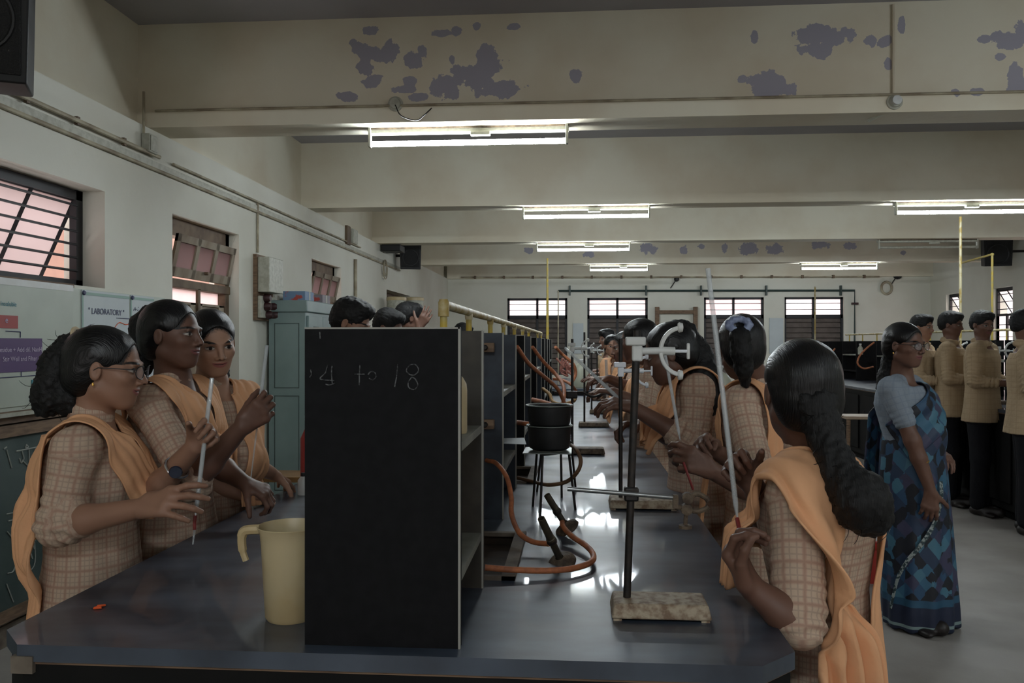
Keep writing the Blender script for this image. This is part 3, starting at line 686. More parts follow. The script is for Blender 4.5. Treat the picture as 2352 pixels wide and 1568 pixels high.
# chipped stone end of the worktop seam
MB().box((BL + .06, F0 - .003, TZ - .05), (BL + .1, F0 + .02, TZ - .02)).build('chip', stone_m, b1)
bench('second black granite bench on the right where the boys stand', 3.40, 4.83, 6.4, 14.6)
bench('short far bench beyond the end of the near one', BL, BR + .05, 9.7, 12.6)
def sink(y0, y1, x0=-.30, x1=-.135, label=''):
    t = thing('bench_sink', label, 'sink', (x0, y0, TZ), 'stone drain troughs set in the bench')
    mb = MB(); w_ = .03
    # raised rim over a dark basin: rim boards and an open trough sitting just proud of the top
    mb.box((x1 - w_, y0, TZ - .0), (x1, y1, TZ + .012)); mb.box((x0, y0, TZ), (x1, y0 + .012, TZ + .01)); mb.box((x0, y1 - .02, TZ), (x1, y1, TZ + .01)); mb.box((x0, y0, TZ), (x0 + .012, y1, TZ + .01))
    mb.build('rim', stone_m, t, smooth=False)
    bs = MB().box((x0, y0, TZ - .03), (x1, y1, TZ - .026))
    for q in (((x0, y0), (x0 + .004, y1)), ((x1 - w_, y0), (x1 - w_ + .004, y1)), ((x0, y0), (x1, y0 + .004)), ((x0, y1 - .004), (x1, y1))): bs.box((q[0][0], q[0][1], TZ - .03), (q[1][0], q[1][1], TZ))
    bs.build('basin', mat('wet_brown_basin', (44, 34, 26), .8, noise=.8, nscale=20, c2=(64, 50, 38)), t, smooth=False)
    return t
sink(1.84, 2.28, label='stone drain trough in the bench behind the big black panel')
sink(3.12, 3.5, x1=-.155, label='second stone drain trough, behind the stacked black pots')
# racks of slate panels with shelves
RXL, RXR = -.475, -.2
def rack(d0, d1, x0, x1, ztop, label, m0=panel_m, m1=None, zs=(.22, .40), y_shift=0, thick=.022):
    c = math.cos(YAW); ya = (d0 + x1 * math.sin(YAW)) / c; yb = (d1 + x1 * math.sin(YAW)) / c
    t = thing('bench_rack', label, 'rack', ((x0 + x1) / 2, ya, TZ), 'slate racks along the bench')
    for y, nm, m in ((ya, 'front_panel', m0), (yb, 'rear_panel', m1 or m0)):
        p = MB().box((x0, y, TZ + .0), (x1, y + thick, ztop)).build(nm, m, t, smooth=False)
        MB().box((x1 - .003, y - .001, TZ), (x1 + .001, y + .004, ztop + .001)).build('worn_edge', edge_m, p, smooth=False)
        if m0 is panel_m and nm == 'front_panel': MB().box((x0, y - .001, ztop - .002), (x1, y + .004, ztop + .001)).build('worn_top', edge_m, p, smooth=False)
    for z in zs:
        MB().box((x0 + .004, ya + thick, TZ + z - .016), (x1 - .004, yb, TZ + z)).build('shelf', shelf_m, t, smooth=False)
    return t, ya, yb
R1, ya1, yb1 = rack(1.434, 1.79, RXL, RXR, CAMZ + .027, 'big near black rack panel chalked 4 to 18, in the middle foreground', panel_m, mat('brownish_slate', (44, 40, 34), .6, noise=.8, nscale=20, c2=(60, 54, 46)), zs=(.12, .352))
R2, ya2, yb2 = rack(2.49, 3.03, RXL - .03, -.217, CAMZ + .031, 'bluish slate rack second from the front, behind the first drain trough', panelb_m, panelb_m, zs=(.14, .38))
rack(3.56, 4.06, RXL - .03, -.218, CAMZ + .034, 'third slate rack from the front along the bench', panel_m, panelb_m, zs=(.14, .38))
rack(4.72, 5.35, RXL - .03, -.22, CAMZ + .034, 'fourth slate rack from the front along the bench', panel_m, panelb_m, zs=(.14, .38))
rack(5.95, 6.5, RXL - .03, -.22, CAMZ + .034, 'fifth slate rack from the front along the bench', panel_m, panel_m, zs=(.14, .38))
rack(7.1, 7.7, RXL - .03, -.22, CAMZ + .034, 'farthest slate rack on the near bench', panel_m, panel_m, zs=(.14, .38))
# chalk writing 4 to 18 on the near panel
def on_panel(px, py):
    k = (px - 1176) / FPX; s, c = math.sin(YAW), math.cos(YAW); Y = ya1; d = Y / (c + k * s)
    return Vector((d * (-s + k * c), Y - .0015, CAMZ + d * (788 - py) / FPX))
fp = [o for o in COL.objects if o.parent == R1 and o.name.startswith('front_panel')][0]
st = [[(753, 838), (748, 856), (736, 870), (768, 874)], [(763, 840), (762, 860), (764, 882)], [(748, 882), (758, 884), (770, 880)],
      [(827, 838), (826, 862), (826, 884)], [(815, 859), (838, 859)], [(846, 860), (852, 853), (862, 856), (864, 866), (856, 872), (848, 868)],
      [(914, 836), (912, 860), (907, 888)], [(935, 846), (944, 837), (956, 838), (962, 850), (954, 860), (942, 860), (934, 852), (935, 846)],
      [(946, 866), (938, 878), (940, 890), (952, 894), (960, 884), (954, 870), (946, 866)], [(714, 848), (716, 860), (712, 866)], [(735, 762), (736, 778)]]
ck_m = (mat('thin_chalk', (96, 98, 98), .9, noise=1, nscale=220, c2=(34, 34, 36), nlo=.45, nhi=.58))
for s_ in st: MB().tube(smooth_path([on_panel(*p) for p in s_], 4), .0011, 5).build('chalk_stroke', ck_m, fp)
# wooden gas-tap blocks on the second rack
for (px, py, l) in ((1123, 798, 'upper brown tap block on the bluish rack panel'), (1123, 976, 'lower brown tap block on the bluish rack panel')):
    p = at(px, py, 2.45); t = thing('tap_block', l, 'tap', p, 'brown tap blocks'); y = ya2
    MB().box((p.x - .035, y - .03, p.z - .014), (p.x + .013, y - .001, p.z + .014)).build('block', cream_pl if 0 else wood_m, t, bevel=.002)
    MB().lathe([(.008, 0), (.008, .012), (.005, .016), (0, .016)], (p.x - .012, y - .03, p.z), 12, axis=(0, -1, 0)).build('knob', iron_m, t)
# gas pipe on posts above the racks
PX = -.337; PZ = CAMZ + .0985
c_ = math.cos(YAW)
posts = [(d + PX * math.sin(YAW)) / c_ for d in (2.12, 2.62, 3.28, 3.88, 4.57, 5.29, 5.98, 7.36, 8.1)]
t = thing('gas_pipe', 'cream and yellow gas pipe on posts above the bench racks', 'pipe', (PX, posts[0], TZ))
MB().tube([(PX, posts[0] - .0, PZ), (PX, posts[-1] + .05, PZ)], .0125, 12).build('pipe_run', pipe_m, t)
MB().lathe([(.0, .015), (.011, .014), (.0145, .006), (.0145, -.03), (0, -.03)], (PX, posts[0], PZ), 14).build('elbow', pipe_m, t)
for y in posts:
    p_ = MB().tube([(PX, y, TZ), (PX, y, PZ)], .0095, 10).build('post', yellow_m, t)
    MB().lathe([(.0115, -.010), (.013, 0), (.0115, .010)], (PX, y, PZ - .014), 10).build('collar', pipe_m, p_)
y10 = 9.95
t = thing('gas_riser', 'yellow gas pipe rising from the far end of the bench pipe', 'pipe', (PX, y10, TZ))
MB().tube([(PX, y10, TZ), (PX, y10, CAMZ + 1.02)], [.022, .01], 10).build('riser', yellow_m, t)
MB().box((PX - .04, y10 - .04, TZ), (PX + .04, y10 + .04, TZ + .01)).build('flange', iron_m, t)
t = thing('thin_pole', 'thin pale rod standing at the far end beside the yellow riser', 'pole', (-.22, 10.4, TZ))
p = at(1282, 790, 10.4)
MB().tube([(p.x, p.y, TZ), (p.x, p.y, CAMZ + .66)], .008, 8).build('rod', conduit_m, t); MB().box((p.x - .05, p.y - .05, TZ), (p.x + .05, p.y + .05, TZ + .01)).build('foot', iron_m, t)
# ------------------------------------------------ retort stands, built at the origin then copied
def retort(label, base_px, d, bw, bd, bh, h, tilt=0, m=rust_m, rod_u=.15, rod_r=.0065, group='retort stands on the near bench'):
    # base_px: pixel column of the base centre; d: depth of the front bottom edge
    p = at(base_px, 788, d); p.z = TZ; p.y += bd / 2
    t = thing('retort_stand', label, 'stand', p, group)
    a, b = bw / 2, bd / 2
    base = MB().hexa([(p.x - a, p.y - b, TZ + .004), (p.x + a, p.y - b, TZ + .004), (p.x + a, p.y + b, TZ + .004), (p.x - a, p.y + b, TZ + .004),
                      (p.x - a + .006, p.y - b + .006, TZ + bh), (p.x + a - .006, p.y - b + .006, TZ + bh), (p.x + a - .006, p.y + b - .006, TZ + bh), (p.x - a + .006, p.y + b - .006, TZ + bh)])
    base.build('base', m, t, bevel=.004)
    for sx in (-1, 1):
        for sy in (-1, 1): MB().box((p.x + sx * (a - .012) - .008, p.y + sy * (b - .012) - .008, TZ), (p.x + sx * (a - .012) + .008, p.y + sy * (b - .012) + .008, TZ + .005)).build('foot', m, t)
    rx = p.x - a + bw * rod_u
    top = Vector((rx + tilt, p.y, TZ + h))
    MB().tube([(rx, p.y, TZ + bh - .003), top], rod_r, 12).build('rod', iron_m, t)
    return t, Vector((rx, p.y, TZ)), top
def plastic_clamp(ctr, s, m, label, yaw=0, R=.052):
    R = R * s; s = s * .78
    # double burette clamp: boss on the rod, arm, C-shaped bow with end pads and a screw
    t = thing('burette_clamp', label, 'clamp', ctr, 'white plastic burette clamps')
    c = Vector(ctr); X = lambda a, y, b: c + Vector((a * s, y * s, b * s))
    b = MB(); b.box(X(-.028, -.014, -.006), X(.022, .014, .016)); b.box(X(-.012, -.012, -.045), X(.014, .012, -.006)); b.build('boss', m, t, bevel=.003)
    a = MB().tube([X(.01, 0, -.02), X(.062, 0, -.019)], .009 * s, 10); a.tube([X(.055, 0, -.019), X(.095, 0, -.020)], .0105 * s, 10); a.build('arm', m, t)
    bow = MB(); pts = []; cx = .058 + R
    n = 18
    vs = []
    for i in range(n + 1):
        g = math.radians(100 + 160 * i / n); 
        for (rr_, yy) in ((R * 1.06, -.009), (R * 1.06, .009), (R * .88, .009), (R * .88, -.009)):
            vs.append(X(cx + rr_ * math.cos(g) * 1.0, yy, -.02 + rr_ * math.sin(g) * 1.12))
    fs = []
    for i in range(n):
        for j in range(4): fs.append((i * 4 + j, i * 4 + (j + 1) % 4, (i + 1) * 4 + (j + 1) % 4, (i + 1) * 4 + j))
    fs += [(0, 1, 2, 3), (n * 4 + 3, n * 4 + 2, n * 4 + 1, n * 4)]
    bow.add(vs, fs); bow.build('bow', m, t, bevel=.002)
    for sg in (1, -1):
        zz = -.02 + sg * R * 1.1
        MB().lathe([(0, -.004), (.011 * s, -.003), (.013 * s, 0), (.011 * s, .008 * s), (0, .010 * s)], X(cx - .006, 0, zz), 16, axis=(1, 0, 0)).build('pad', m, t)
    MB().tube([X(.095, 0, -.020), X(.125, 0, -.020)], .0042 * s, 8).build('screw', white_bl, t)
    MB().box(X(.124, -.004, -.040), X(.132, .004, .0)).build('wing_nut', m, t, bevel=.002)
    return t
s1_, r1b, r1t = retort('nearest retort stand with a thick rusty cream base, foreground right of centre', 1520, 1.57, .19, .098, .032, .555, tilt=.020, rod_u=.17, rod_r=.0075)
v = (r1t - r1b)
pc_ = r1b + v * ((CAMZ + .0 - TZ) / v.z)
plastic_clamp((pc_.x, pc_.y, CAMZ + .0), 1.0, white_pl, 'large white plastic clamp with C shaped bow on the nearest stand', R=.054)
# iron clamp low on the nearest rod
pi_ = r1b + v * (.235 / v.z); zi = pi_.z + 0
t = thing('iron_clamp', 'black iron boss and claw clamp on the rod of the nearest stand', 'clamp', pi_)
MB().box((pi_.x - .014, pi_.y - .012, zi - .014), (pi_.x + .014, pi_.y + .012, zi + .014)).build('boss', iron_m, t, bevel=.004)
MB().tube([pi_ + Vector((-.125, -.012, .010)), pi_ + Vector((.085, -.014, -.004))], .0045, 10).build('arm', chrome_m, t)
q = pi_ + Vector((.085, -.014, -.004))
cl = MB().box((q.x - .006, q.y - .006, q.z - .02), (q.x + .004, q.y + .006, q.z + .006)); cl.tube([q + Vector((0, 0, -.018)), q + Vector((.03, 0, -.022))], .005, 8); cl.lathe([(0, -.01), (.011, -.008), (.011, .008), (0, .01)], q + Vector((.022, 0, 0)), 10, axis=(0, 1, 0)); cl.lathe([(0, -.01), (.011, -.008), (.011, .008), (0, .01)], q + Vector((.02, 0, -.022)), 10, axis=(0, 1, 0))
cl.tube([q + Vector((.02, 0, -.02)), q + Vector((.018, 0, -.052))], .004, 8); cl.lathe([(0, -.004), (.013, -.003), (.013, .003), (0, .004)], q + Vector((.018, 0, -.056)), 12)
cl.build('jaw_mount', rustdark_m, t)
for sg, zz in ((1, 0), (-1, -.022)):
    MB().tube(smooth_path([q + Vector((.024, 0, zz)), q + Vector((.04, 0, zz + .006 * sg + .002)), q + Vector((.056, 0, zz + .001)), q + Vector((.062, 0, zz - .006 * sg))], 4), [.005] * 13, 8).build('jaw', rustdark_m, t)
s2_, r2b, r2t = retort('retort stand with the second nearest rusty cream base, behind the nearest one', 1478, 2.62, .215, .12, .03, .545, rod_u=.18, rod_r=.0065)
plastic_clamp((r2t.x, r2t.y, CAMZ - 52 * 2.7 / FPX), 1.0, white_bl, 'bright white plastic clamp on the second nearest stand', R=.054)
s3_, r3b, r3t = retort('retort stand with a narrow brown base behind the stacked pots', 1349, 3.92, .17, .1, .03, .55, rod_u=.08, m=rustdark_m)
s4_, r4b, r4t = retort('retort stand whose brown base stands clear in mid bench', 1364, 5.2, .195, .11, .03, .6, rod_u=.2, m=rustdark_m)
s5_, r5b, r5t = retort('thin dark retort stand in the distance, left of the far girls', 1380, 6.2, .17, .1, .03, .5, rod_u=.1, m=rustdark_m)
s6_, r6b, r6t = retort('thin dark retort stand near the kerb at the far end of the bench', 1378, 7.6, .16, .1, .03, .5, rod_u=.35, m=rustdark_m)
plastic_clamp((r3t.x, r3t.y, r3t.z - .03), .95, white_pl, 'white clamp with bow on the stand behind the pots')
plastic_clamp((r4t.x, r4t.y, CAMZ - .02), .8, white_pl, 'small white clamp in the cluster above mid bench, nearer one')
plastic_clamp((r5t.x, r5t.y, CAMZ - .04), .9, white_pl, 'small white clamp in the cluster above mid bench, farther one')
bz = at(1312, 905, 3.95)
t = thing('iron_clamp', 'small black boss clamp on the rod behind the pots', 'clamp', bz)
MB().box((bz.x - .025, bz.y - .02, bz.z - .02), (bz.x + .03, bz.y + .02, bz.z + .015)).build('boss', iron_m, t, bevel=.006); MB().tube([bz, bz + Vector((-.08, -.02, .01))], .006, 8).build('arm', iron_m, t); MB().tube(smooth_path([bz, bz + Vector((.05, -.02, .01)), bz + Vector((.1, -.02, -.01)), bz + Vector((.14, -.02, 0))]), .006, 8).build('claw', iron_m, t)
# ------------------------------------------------ tripod stands and pots
def tripod(px, d, h, r, label, ang=20):
    p = at(px, 788, d); p.z = TZ
    t = thing('tripod_stand', label, 'tripod', p, 'iron tripods under the pots')
    for k in range(3):
        a = math.radians(ang + 120 * k); u = Vector((math.cos(a), math.sin(a), 0))
        MB().tube([p + u * (r * 1.35) + Vector((0, 0, .0)), p + u * r + Vector((0, 0, h))], .004, 8).build('leg', iron_m, t)
    ring = [p + Vector((r * math.cos(g), r * math.sin(g), h)) for g in [2 * PI * k / 3 + math.radians(ang) for k in range(3)]]
    MB().tube(ring, .0045, 6, closed=True).build('ring', iron_m, t)
    return p, h
tp, th_ = tripod(1262, 2.62, .185, .062, 'iron tripod carrying the two stacked black pots', 12)
tp2, _ = tripod(1282, 2.92, .178, .06, 'second iron tripod just behind the one with the pots', 40)
def pot(z0, r0, r1, h, label, name='cooking_pot'):
    t = thing(name, label, 'pot', (tp.x, tp.y, z0), 'stacked sooty pots')
    MB().lathe([(0, 0), (r0 * .8, 0), (r0 * .96, h * .1), (r0, h * .25), (r1, h), (r1 * 1.06, h + .002), (r1 * 1.06, h + .005), (r1 * .96, h + .004), (r1 * .93, h * .6), (0, h * .3)], (tp.x, tp.y, z0), 36).build('body', blackpot_m, t)
    MB().tube([(tp.x + r1 * 1.05 * math.cos(a), tp.y + r1 * 1.05 * math.sin(a), z0 + h + .004) for a in [2 * PI * k / 36 for k in range(36)]], .0025, 6, closed=True).build('rim', rim_m, t)
t = thing('wire_gauze', 'thin wire gauze plate lying on the tripod under the pots', 'gauze', (tp.x, tp.y, TZ + th_))
MB().box((tp.x - .08, tp.y - .08, TZ + th_ + .004), (tp.x + .07, tp.y + .07, TZ + th_ + .007)).build('plate', rim_m, t); MB().lathe([(0, .0085), (.05, .008), (.05, .006)], (tp.x, tp.y, TZ + th_), 20).build('centre', dirty_white, t)
pot(TZ + th_ + .009, .066, .069, .072, 'lower of the two stacked sooty pots on the tripod')
pot(TZ + th_ + .083, .066, .07, .062, 'upper of the two stacked sooty pots, brim full')
# ------------------------------------------------ bunsen burners lying askew, with hoses
def burner(base, top, label):
    base, top = Vector(base), Vector(top); ax = (top - base).normalized()
    t = thing('bunsen_burner', label, 'burner', base, 'old bunsen burners on the bench')
    L_ = (top - base).length
    MB().lathe([(0, -.004), (.032, -.004), (.036, 0), (.034, .006), (.016, .014), (.01, .02)], base, 28, axis=ax).build('base', rustdark_m, t)
    MB().lathe([(.0085, .012), (.0085, L_ * .45), (.0115, L_ * .46), (.0115, L_ * .56), (.0095, L_ * .57), (.009, L_), (.007, L_), (.007, L_ - .02), (0, L_ - .02)], base, 20, axis=ax).build('barrel', mat('grimy_brass_%s' % label[:4], (52, 48, 40), .5, metal=.4, noise=.6, nscale=30, c2=(90, 80, 62)), t)
    MB().lathe([(.011, -.006), (.013, 0), (.011, .006)], base + ax * L_ * .5, 12, axis=ax).build('air_collar', iron_m, t)
def bz_pt(px, py, d): return at(px, py, d)
bb1 = at(1291, 1293, 1.99); bt1 = at(1243, 1190, 1.93)
bb2 = at(1303, 1213, 2.30); bt2 = at(1256, 1136, 2.28)
burner(bb1, bt1, 'nearer tilted bunsen burner on the bench behind the orange hose')
burner(bb2, bt2, 'farther tilted bunsen burner on the bench, near the tripod')
def hose(pts, r, label, m=rubber_o, group='orange rubber gas hoses', name='gas_hose'):
    o = MB().tube(smooth_path(pts, 8), r, 10).build(name, m, None, origin=pts[0])
    return tag(o, label, 'hose', group)
hose([at(1118, 1057, 2.48), at(1140, 1064, 2.4), at(1163, 1094, 2.3), at(1174, 1140, 2.25), at(1175, 1180, 2.2), at(1192, 1222, 2.12), at(1222, 1243, 2.09), at(1262, 1249, 2.06)], .0068, 'orange hose dropping from the bluish rack panel to the nearer burner')
hose([at(1114, 1303, 1.86), at(1180, 1308, 1.86), at(1260, 1310, 1.87), at(1320, 1304, 1.9), at(1358, 1290, 1.95), at(1362, 1272, 2.02), at(1345, 1252, 2.1), at(1315, 1232, 2.18), at(1294, 1210, 2.25), at(1291, 1195, 2.3)], .0072, 'orange hose curling along the bench from the near rack to the farther burner')
hose([at(1190, 1097, 3.0), at(1225, 1106, 2.93), at(1260, 1113, 2.86), at(1300, 1106, 2.84), at(1325, 1085, 2.82), at(1334, 1060, 2.82), at(1326, 1036, 2.84), at(1312, 1022, 2.9)], .007, 'brownish hose looping behind the tripods and pots', mat('brown_rubber_hose', (122, 90, 62), .6, noise=.7, nscale=30))
hose([at(1188, 797, 3.1), at(1215, 835, 3.3), at(1250, 865, 3.5), at(1280, 892, 3.6), at(1296, 925, 3.65), at(1300, 945, 3.6)], .0085, 'thick hose slanting down from the racks towards the pots, upper left one')
hose([at(1223, 797, 4.0), at(1248, 830, 4.1), at(1275, 858, 4.1), at(1292, 880, 4.0), at(1296, 905, 3.9), at(1292, 930, 3.8)], .009, 'hose slanting down from the third rack, right of the first slanting one')
hose([at(1276, 797, 6.3), at(1290, 812, 6.4), at(1302, 822, 6.4), at(1318, 838, 6.4), at(1322, 860, 6.4), at(1312, 880, 6.3)], .012, 'distant hose sagging beside the farthest rack')
hose([at(1186, 970, 3.1), at(1205, 972, 3.0), at(1225, 976, 3.0)], .009, 'short orange hose end left of the lower pot')
hose([at(1223, 918, 4.2), at(1250, 924, 4.1), at(1275, 932, 4.0), at(1296, 936, 3.9), at(1310, 930, 3.85)], .012, 'fat orange hose lying above the rim of the pots')
hose([at(1246, 892, 4.8), at(1262, 905, 4.75), at(1270, 922, 4.7), at(1290, 928, 4.6), at(1318, 920, 4.6), at(1322, 905, 4.7)], .01, 'ochre hose looping behind the fat orange hose', mat('ochre_rubber_hose', (150, 116, 70), .6))
hose([at(1270, 870, 4.6), at(1290, 872, 4.6), at(1310, 882, 4.5), at(1324, 898, 4.5)], .008, 'thin hose strand across the cluster above the pots')
pink_m = mat('pink_rubber_hose', (172, 112, 98), .6)
rr = random.Random(4)
for i in range(7):
    a = (1284 + rr.uniform(-4, 10), 838 + rr.uniform(-6, 20)); pts = [at(a[0] + j * rr.uniform(4, 7) + rr.uniform(-8, 8), a[1] + rr.uniform(-14, 14), 6.8 + .05 * i) for j in range(5)]
    hose(pts, .008, 'thin pink hose in the tangle over the far racks', pink_m, 'tangle of thin pink hoses')
# ------------------------------------------------ jug, bottle, scraps
jc = at(668, 1400, 1.60); jx, jy = jc.x, jc.y
t = thing('measuring_jug', 'yellowed plastic measuring jug on the bench left of the big black panel', 'jug', (jx, jy, TZ), None)
h = .178
MB().lathe([(0, 0), (.044, 0), (.048, .006), (.0555, h * .8), (.058, h * .93), (.0635, h), (.0625, h + .001), (.057, h * .93), (.053, h * .78), (.045, .01), (0, .01)], (jx, jy, TZ), 48).build('body', cream_pl, t)
hx = jx - .061
hp = [(jx - .057, jy - .012, TZ + h - .006), (hx - .022, jy - .014, TZ + h - .008), (hx - .03, jy - .015, TZ + h - .018), (hx - .029, jy - .015, TZ + h - .045), (hx - .022, jy - .015, TZ + h - .066)]
vs = []; 
hm_ = MB().tube(smooth_path(hp, 5), [.0095] * 11 + [.0085] * 5 + [.0065] * 5, 8); hm_.build('handle', cream_pl, t)
t = thing('wash_bottle', 'yellowed plastic bottle standing on the shelf behind the big black panel', 'bottle', (0, 0, 0))
bx = at(1046, 965, 1.64); sx_ = bx.x; sy_ = bx.y; bzz = TZ + .352
MB().lathe([(0, 0), (.022, 0), (.0235, .004), (.0235, .085), (.022, .098), (.015, .11), (.009, .116), (.009, .128), (0, .128)], (sx_, sy_, bzz), 30).build('body', cream_pl, t)
MB().lathe([(.011, 0), (.011, .012), (0, .013)], (sx_, sy_, bzz + .12), 16).build('cap', dirty_white, t)
p = on_z(228, 1396, TZ)
tag(MB().tube(smooth_path([p + Vector((-.008, .006, .002)), p + Vector((.006, .01, .003)), p + Vector((.002, 0, .004)), p + Vector((-.006, -.008, .002)), p + Vector((.008, -.006, .003))], 4), .0022, 6).build('rubber_scrap', orange_m, origin=p), 'tiny bright orange scrap on the bench at lower left', 'scrap')
# white folded paper on the second rack shelf
p = at(1180, 1012, 2.75)
t = MB().hexa([p + Vector(v) for v in ((-.04, -.08, 0), (.045, -.05, -.006), (.03, .08, 0), (-.05, .06, 0), (-.04, -.08, .0015), (.045, -.05, -.0045), (.03, .08, .0015), (-.05, .06, .0015))]).build('paper_sheet', paper_w, smooth=False, origin=p)
tag(t, 'white paper lying on the shelf of the bluish rack', 'paper')
# red and blue things behind the panel's left edge
p = at(697, 1050, 3.05)
t = thing('red_bottle', 'red thing just visible past the left edge of the big black panel', 'bottle', (p.x, p.y, TZ)); MB().lathe([(0, 0), (.03, 0), (.03, .18), (.012, .22), (.012, .25), (0, .25)], (p.x + .02, p.y, TZ), 16).build('body', red_m, t)
MB().lathe([(.015, 0), (.015, .02), (0, .021)], (p.x + .02, p.y, TZ + .245), 12).build('cap', white_pl, t)
p = at(697, 1125, 2.9)
t = thing('wash_bottle', 'small clear bottle with dark cap at the left edge of the big panel', 'bottle', (p.x, p.y, TZ)); MB().lathe([(0, 0), (.02, 0), (.02, .05), (.008, .065), (0, .066)], (p.x, p.y, TZ), 14).build('body', white_pl, t)
MB().lathe([(.009, 0), (.009, .014), (0, .015)], (p.x, p.y, TZ + .062), 10).build('cap', black_pl, t)
# ochre desk pad behind the resting hand
p = at(672, 1112, 3.2)
tag(B((p.x - .12, p.y - .05, TZ), (p.x + .1, p.y + .12, TZ + .02)).build('wooden_block', mat('ochre_wood', (150, 112, 62), .6, noise=.5, nscale=10)), 'ochre wooden block on the bench behind the hand resting there', 'block')
# jerrycans
def jerry(p, s, label):
    t = thing('jerrycan', label, 'container', p, 'translucent plastic cans'); x, y, z = p
    MB().lathe([(0, 0), (.085, 0), (.09, .01), (.09, .19), (.07, .235), (.03, .26), (.022, .265), (.022, .29), (0, .29)], (0, 0, 0), 20, sx=1, sy=.8).build('body', mat('translucent_can', (176, 178, 160), .4, noise=.4, nscale=6), t)
    MB().lathe([(.027, 0), (.027, .025), (0, .026)], (0, 0, .28), 14).build('cap', white_pl, t)
    MB().tube(smooth_path([(.05, 0, .24), (.06, 0, .29), (.0, 0, .3), (-.03, 0, .29)], 4), .009, 8).build('handle', white_pl, t)
    for ch in [o for o in COL.objects if o.parent == t]:
        me = ch.data; 
        for v_ in me.vertices: v_.co = v_.co + Vector(p)
    t.scale = (s, s, s)
    return t
# ------------------------------------------------ far parts of the room
p = at(1333, 892, 9.9); jerry((p.x, p.y, TZ), 1.1, 'translucent white plastic can standing at the far end of the near bench')
# small table with a plastic can behind the long-haired girl
p = at(1664, 935, 4.9)
t = thing('side_table', 'small dark side table with a white top behind the long haired girl', 'table', (p.x, p.y, 0)); zt = p.z
MB().box((p.x - .22, p.y - .2, zt - .02), (p.x + .2, p.y + .2, zt)).build('table_top', white_pl, t, bevel=.004)
MB().box((p.x - .2, p.y - .18, zt - .35), (p.x + .18, p.y + .18, zt - .02)).build('drawer_box', panel_m, t)
for sx in (-1, 1):
    for sy in (-1, 1): MB().box((p.x - .01 + sx * .17 - .02, p.y + sy * .16 - .02, 0), (p.x - .01 + sx * .17 + .02, p.y + sy * .16 + .02, zt - .3)).build('leg', iron_m, t)
jerry((p.x - .03, p.y, zt), .8, 'pale plastic can on the small side table behind the girls')
# second bench racks, gas pipe, bottles
R2X0, R2X1 = 3.98, 4.26
for i, (y, yy) in enumerate(((9.3, 9.9), (10.7, 11.3), (12.1, 12.7), (8.0, 8.6), (13.4, 14.0))):
    rack_t = thing('bench_rack', ['slate rack on the second bench seen past the nearest girl', 'slate rack farther along the second bench, left of the woman', 'second farthest slate rack on the second bench', 'slate rack on the second bench between the boys', 'slate rack at the far end of the second bench'][i], 'rack', (R2X0, y, TZ), 'slate racks along the second bench')
    for q in (y, yy): MB().box((R2X0, q, TZ), (R2X1, q + .025, CAMZ + .03)).build('end_panel', panel_m, rack_t, smooth=False)
    for z in (.14, .37): MB().box((R2X0, y + .025, TZ + z - .018), (R2X1, yy, TZ + z)).build('shelf', shelf_m if z > .2 else panel_m, rack_t, smooth=False)
GX = 4.12
t = thing('gas_pipe', 'pale gas pipe on posts above the second bench', 'pipe', (GX, 7.6, TZ))
MB().tube([(GX, 7.6, PZ + .03), (GX, 13.0, PZ + .03)], .012, 8).build('pipe_run', pipe_m, t)
for k in range(10): MB().tube([(GX, 7.7 + .57 * k, TZ), (GX, 7.7 + .57 * k, PZ + .03)], .009, 8).build('post', yellow_m, t)
p = at(2279, 584, 8.9)
t = thing('gas_riser', 'yellow pole turning across at the top, behind the boys', 'pipe', (p.x, p.y, TZ))
p2 = at(2205, 597, 9.9)
MB().tube([(p.x, p.y, TZ), (p.x, p.y, p.z)], .012, 8).build('riser', yellow_m, t); MB().tube([(p.x, p.y, p.z), (p2.x, p2.y, p.z)], .012, 8).build('cross_run', yellow_m, t)
MB().lathe([(0, .018), (.018, .01), (.018, -.01), (0, -.018)], (p.x, p.y, p.z), 10).build('elbow', yellow_m, t)
p = at(2206, 600, 8.7)
tag(MB().tube([(p.x, p.y, TZ), (p.x, p.y, BZ)], .014, 8).build('vertical_pipe', pipe_m), 'pale vertical pipe with a yellow foot behind the second boy', 'pipe')
p = at(1872, 658, 12.8)
tag(MB().tube([(p.x, p.y, TZ), (p.x, p.y, p.z)], .012, 8).build('vertical_pipe', pipe_m), 'thin pale pole in front of the rightmost far window', 'pipe')
def small_bottle(px, py, d, label, m, z0=None, s=1):
    p = at(px, py, d); z = z0 if z0 is not None else p.z
    t = thing('reagent_bottle', label, 'bottle', (p.x, p.y, z), 'bottles on the second bench')
    MB().lathe([(0, 0), (.035 * s, 0), (.037 * s, .09 * s), (.015 * s, .12 * s), (.015 * s, .14 * s), (0, .141 * s)], (p.x, p.y, z), 16).build('body', m, t)
    MB().lathe([(.018 * s, 0), (.018 * s, .02 * s), (0, .021 * s)], (p.x, p.y, z + .135 * s), 12).build('cap', white_pl, t)
small_bottle(1976, 812, 11.75, 'white capped bottle on the rack shelf left of the woman', dirty_white, TZ + .37)
small_bottle(1908, 812, 13.25, 'white capped bottle on the rack shelf just right of the nearest head', dirty_white, TZ + .37)
small_bottle(2278, 830, 8.15, 'amber bottle on the rack between the third and fourth boy', cream_pl, TZ + .37)
hose([at(1918, 800, 12.9), at(1900, 822, 12.9), at(1885, 842, 12.9), at(1880, 862, 12.8)], .012, 'orange hose slanting over the second bench rack', group='hoses on the second bench')
hose([at(2008, 786, 11.3), at(1990, 800, 11.3), at(1974, 818, 11.3), at(1970, 835, 11.3), at(1984, 846, 11.3), at(2006, 842, 11.2)], .012, 'orange hose looped on the rack left of the woman', group='hoses on the second bench')
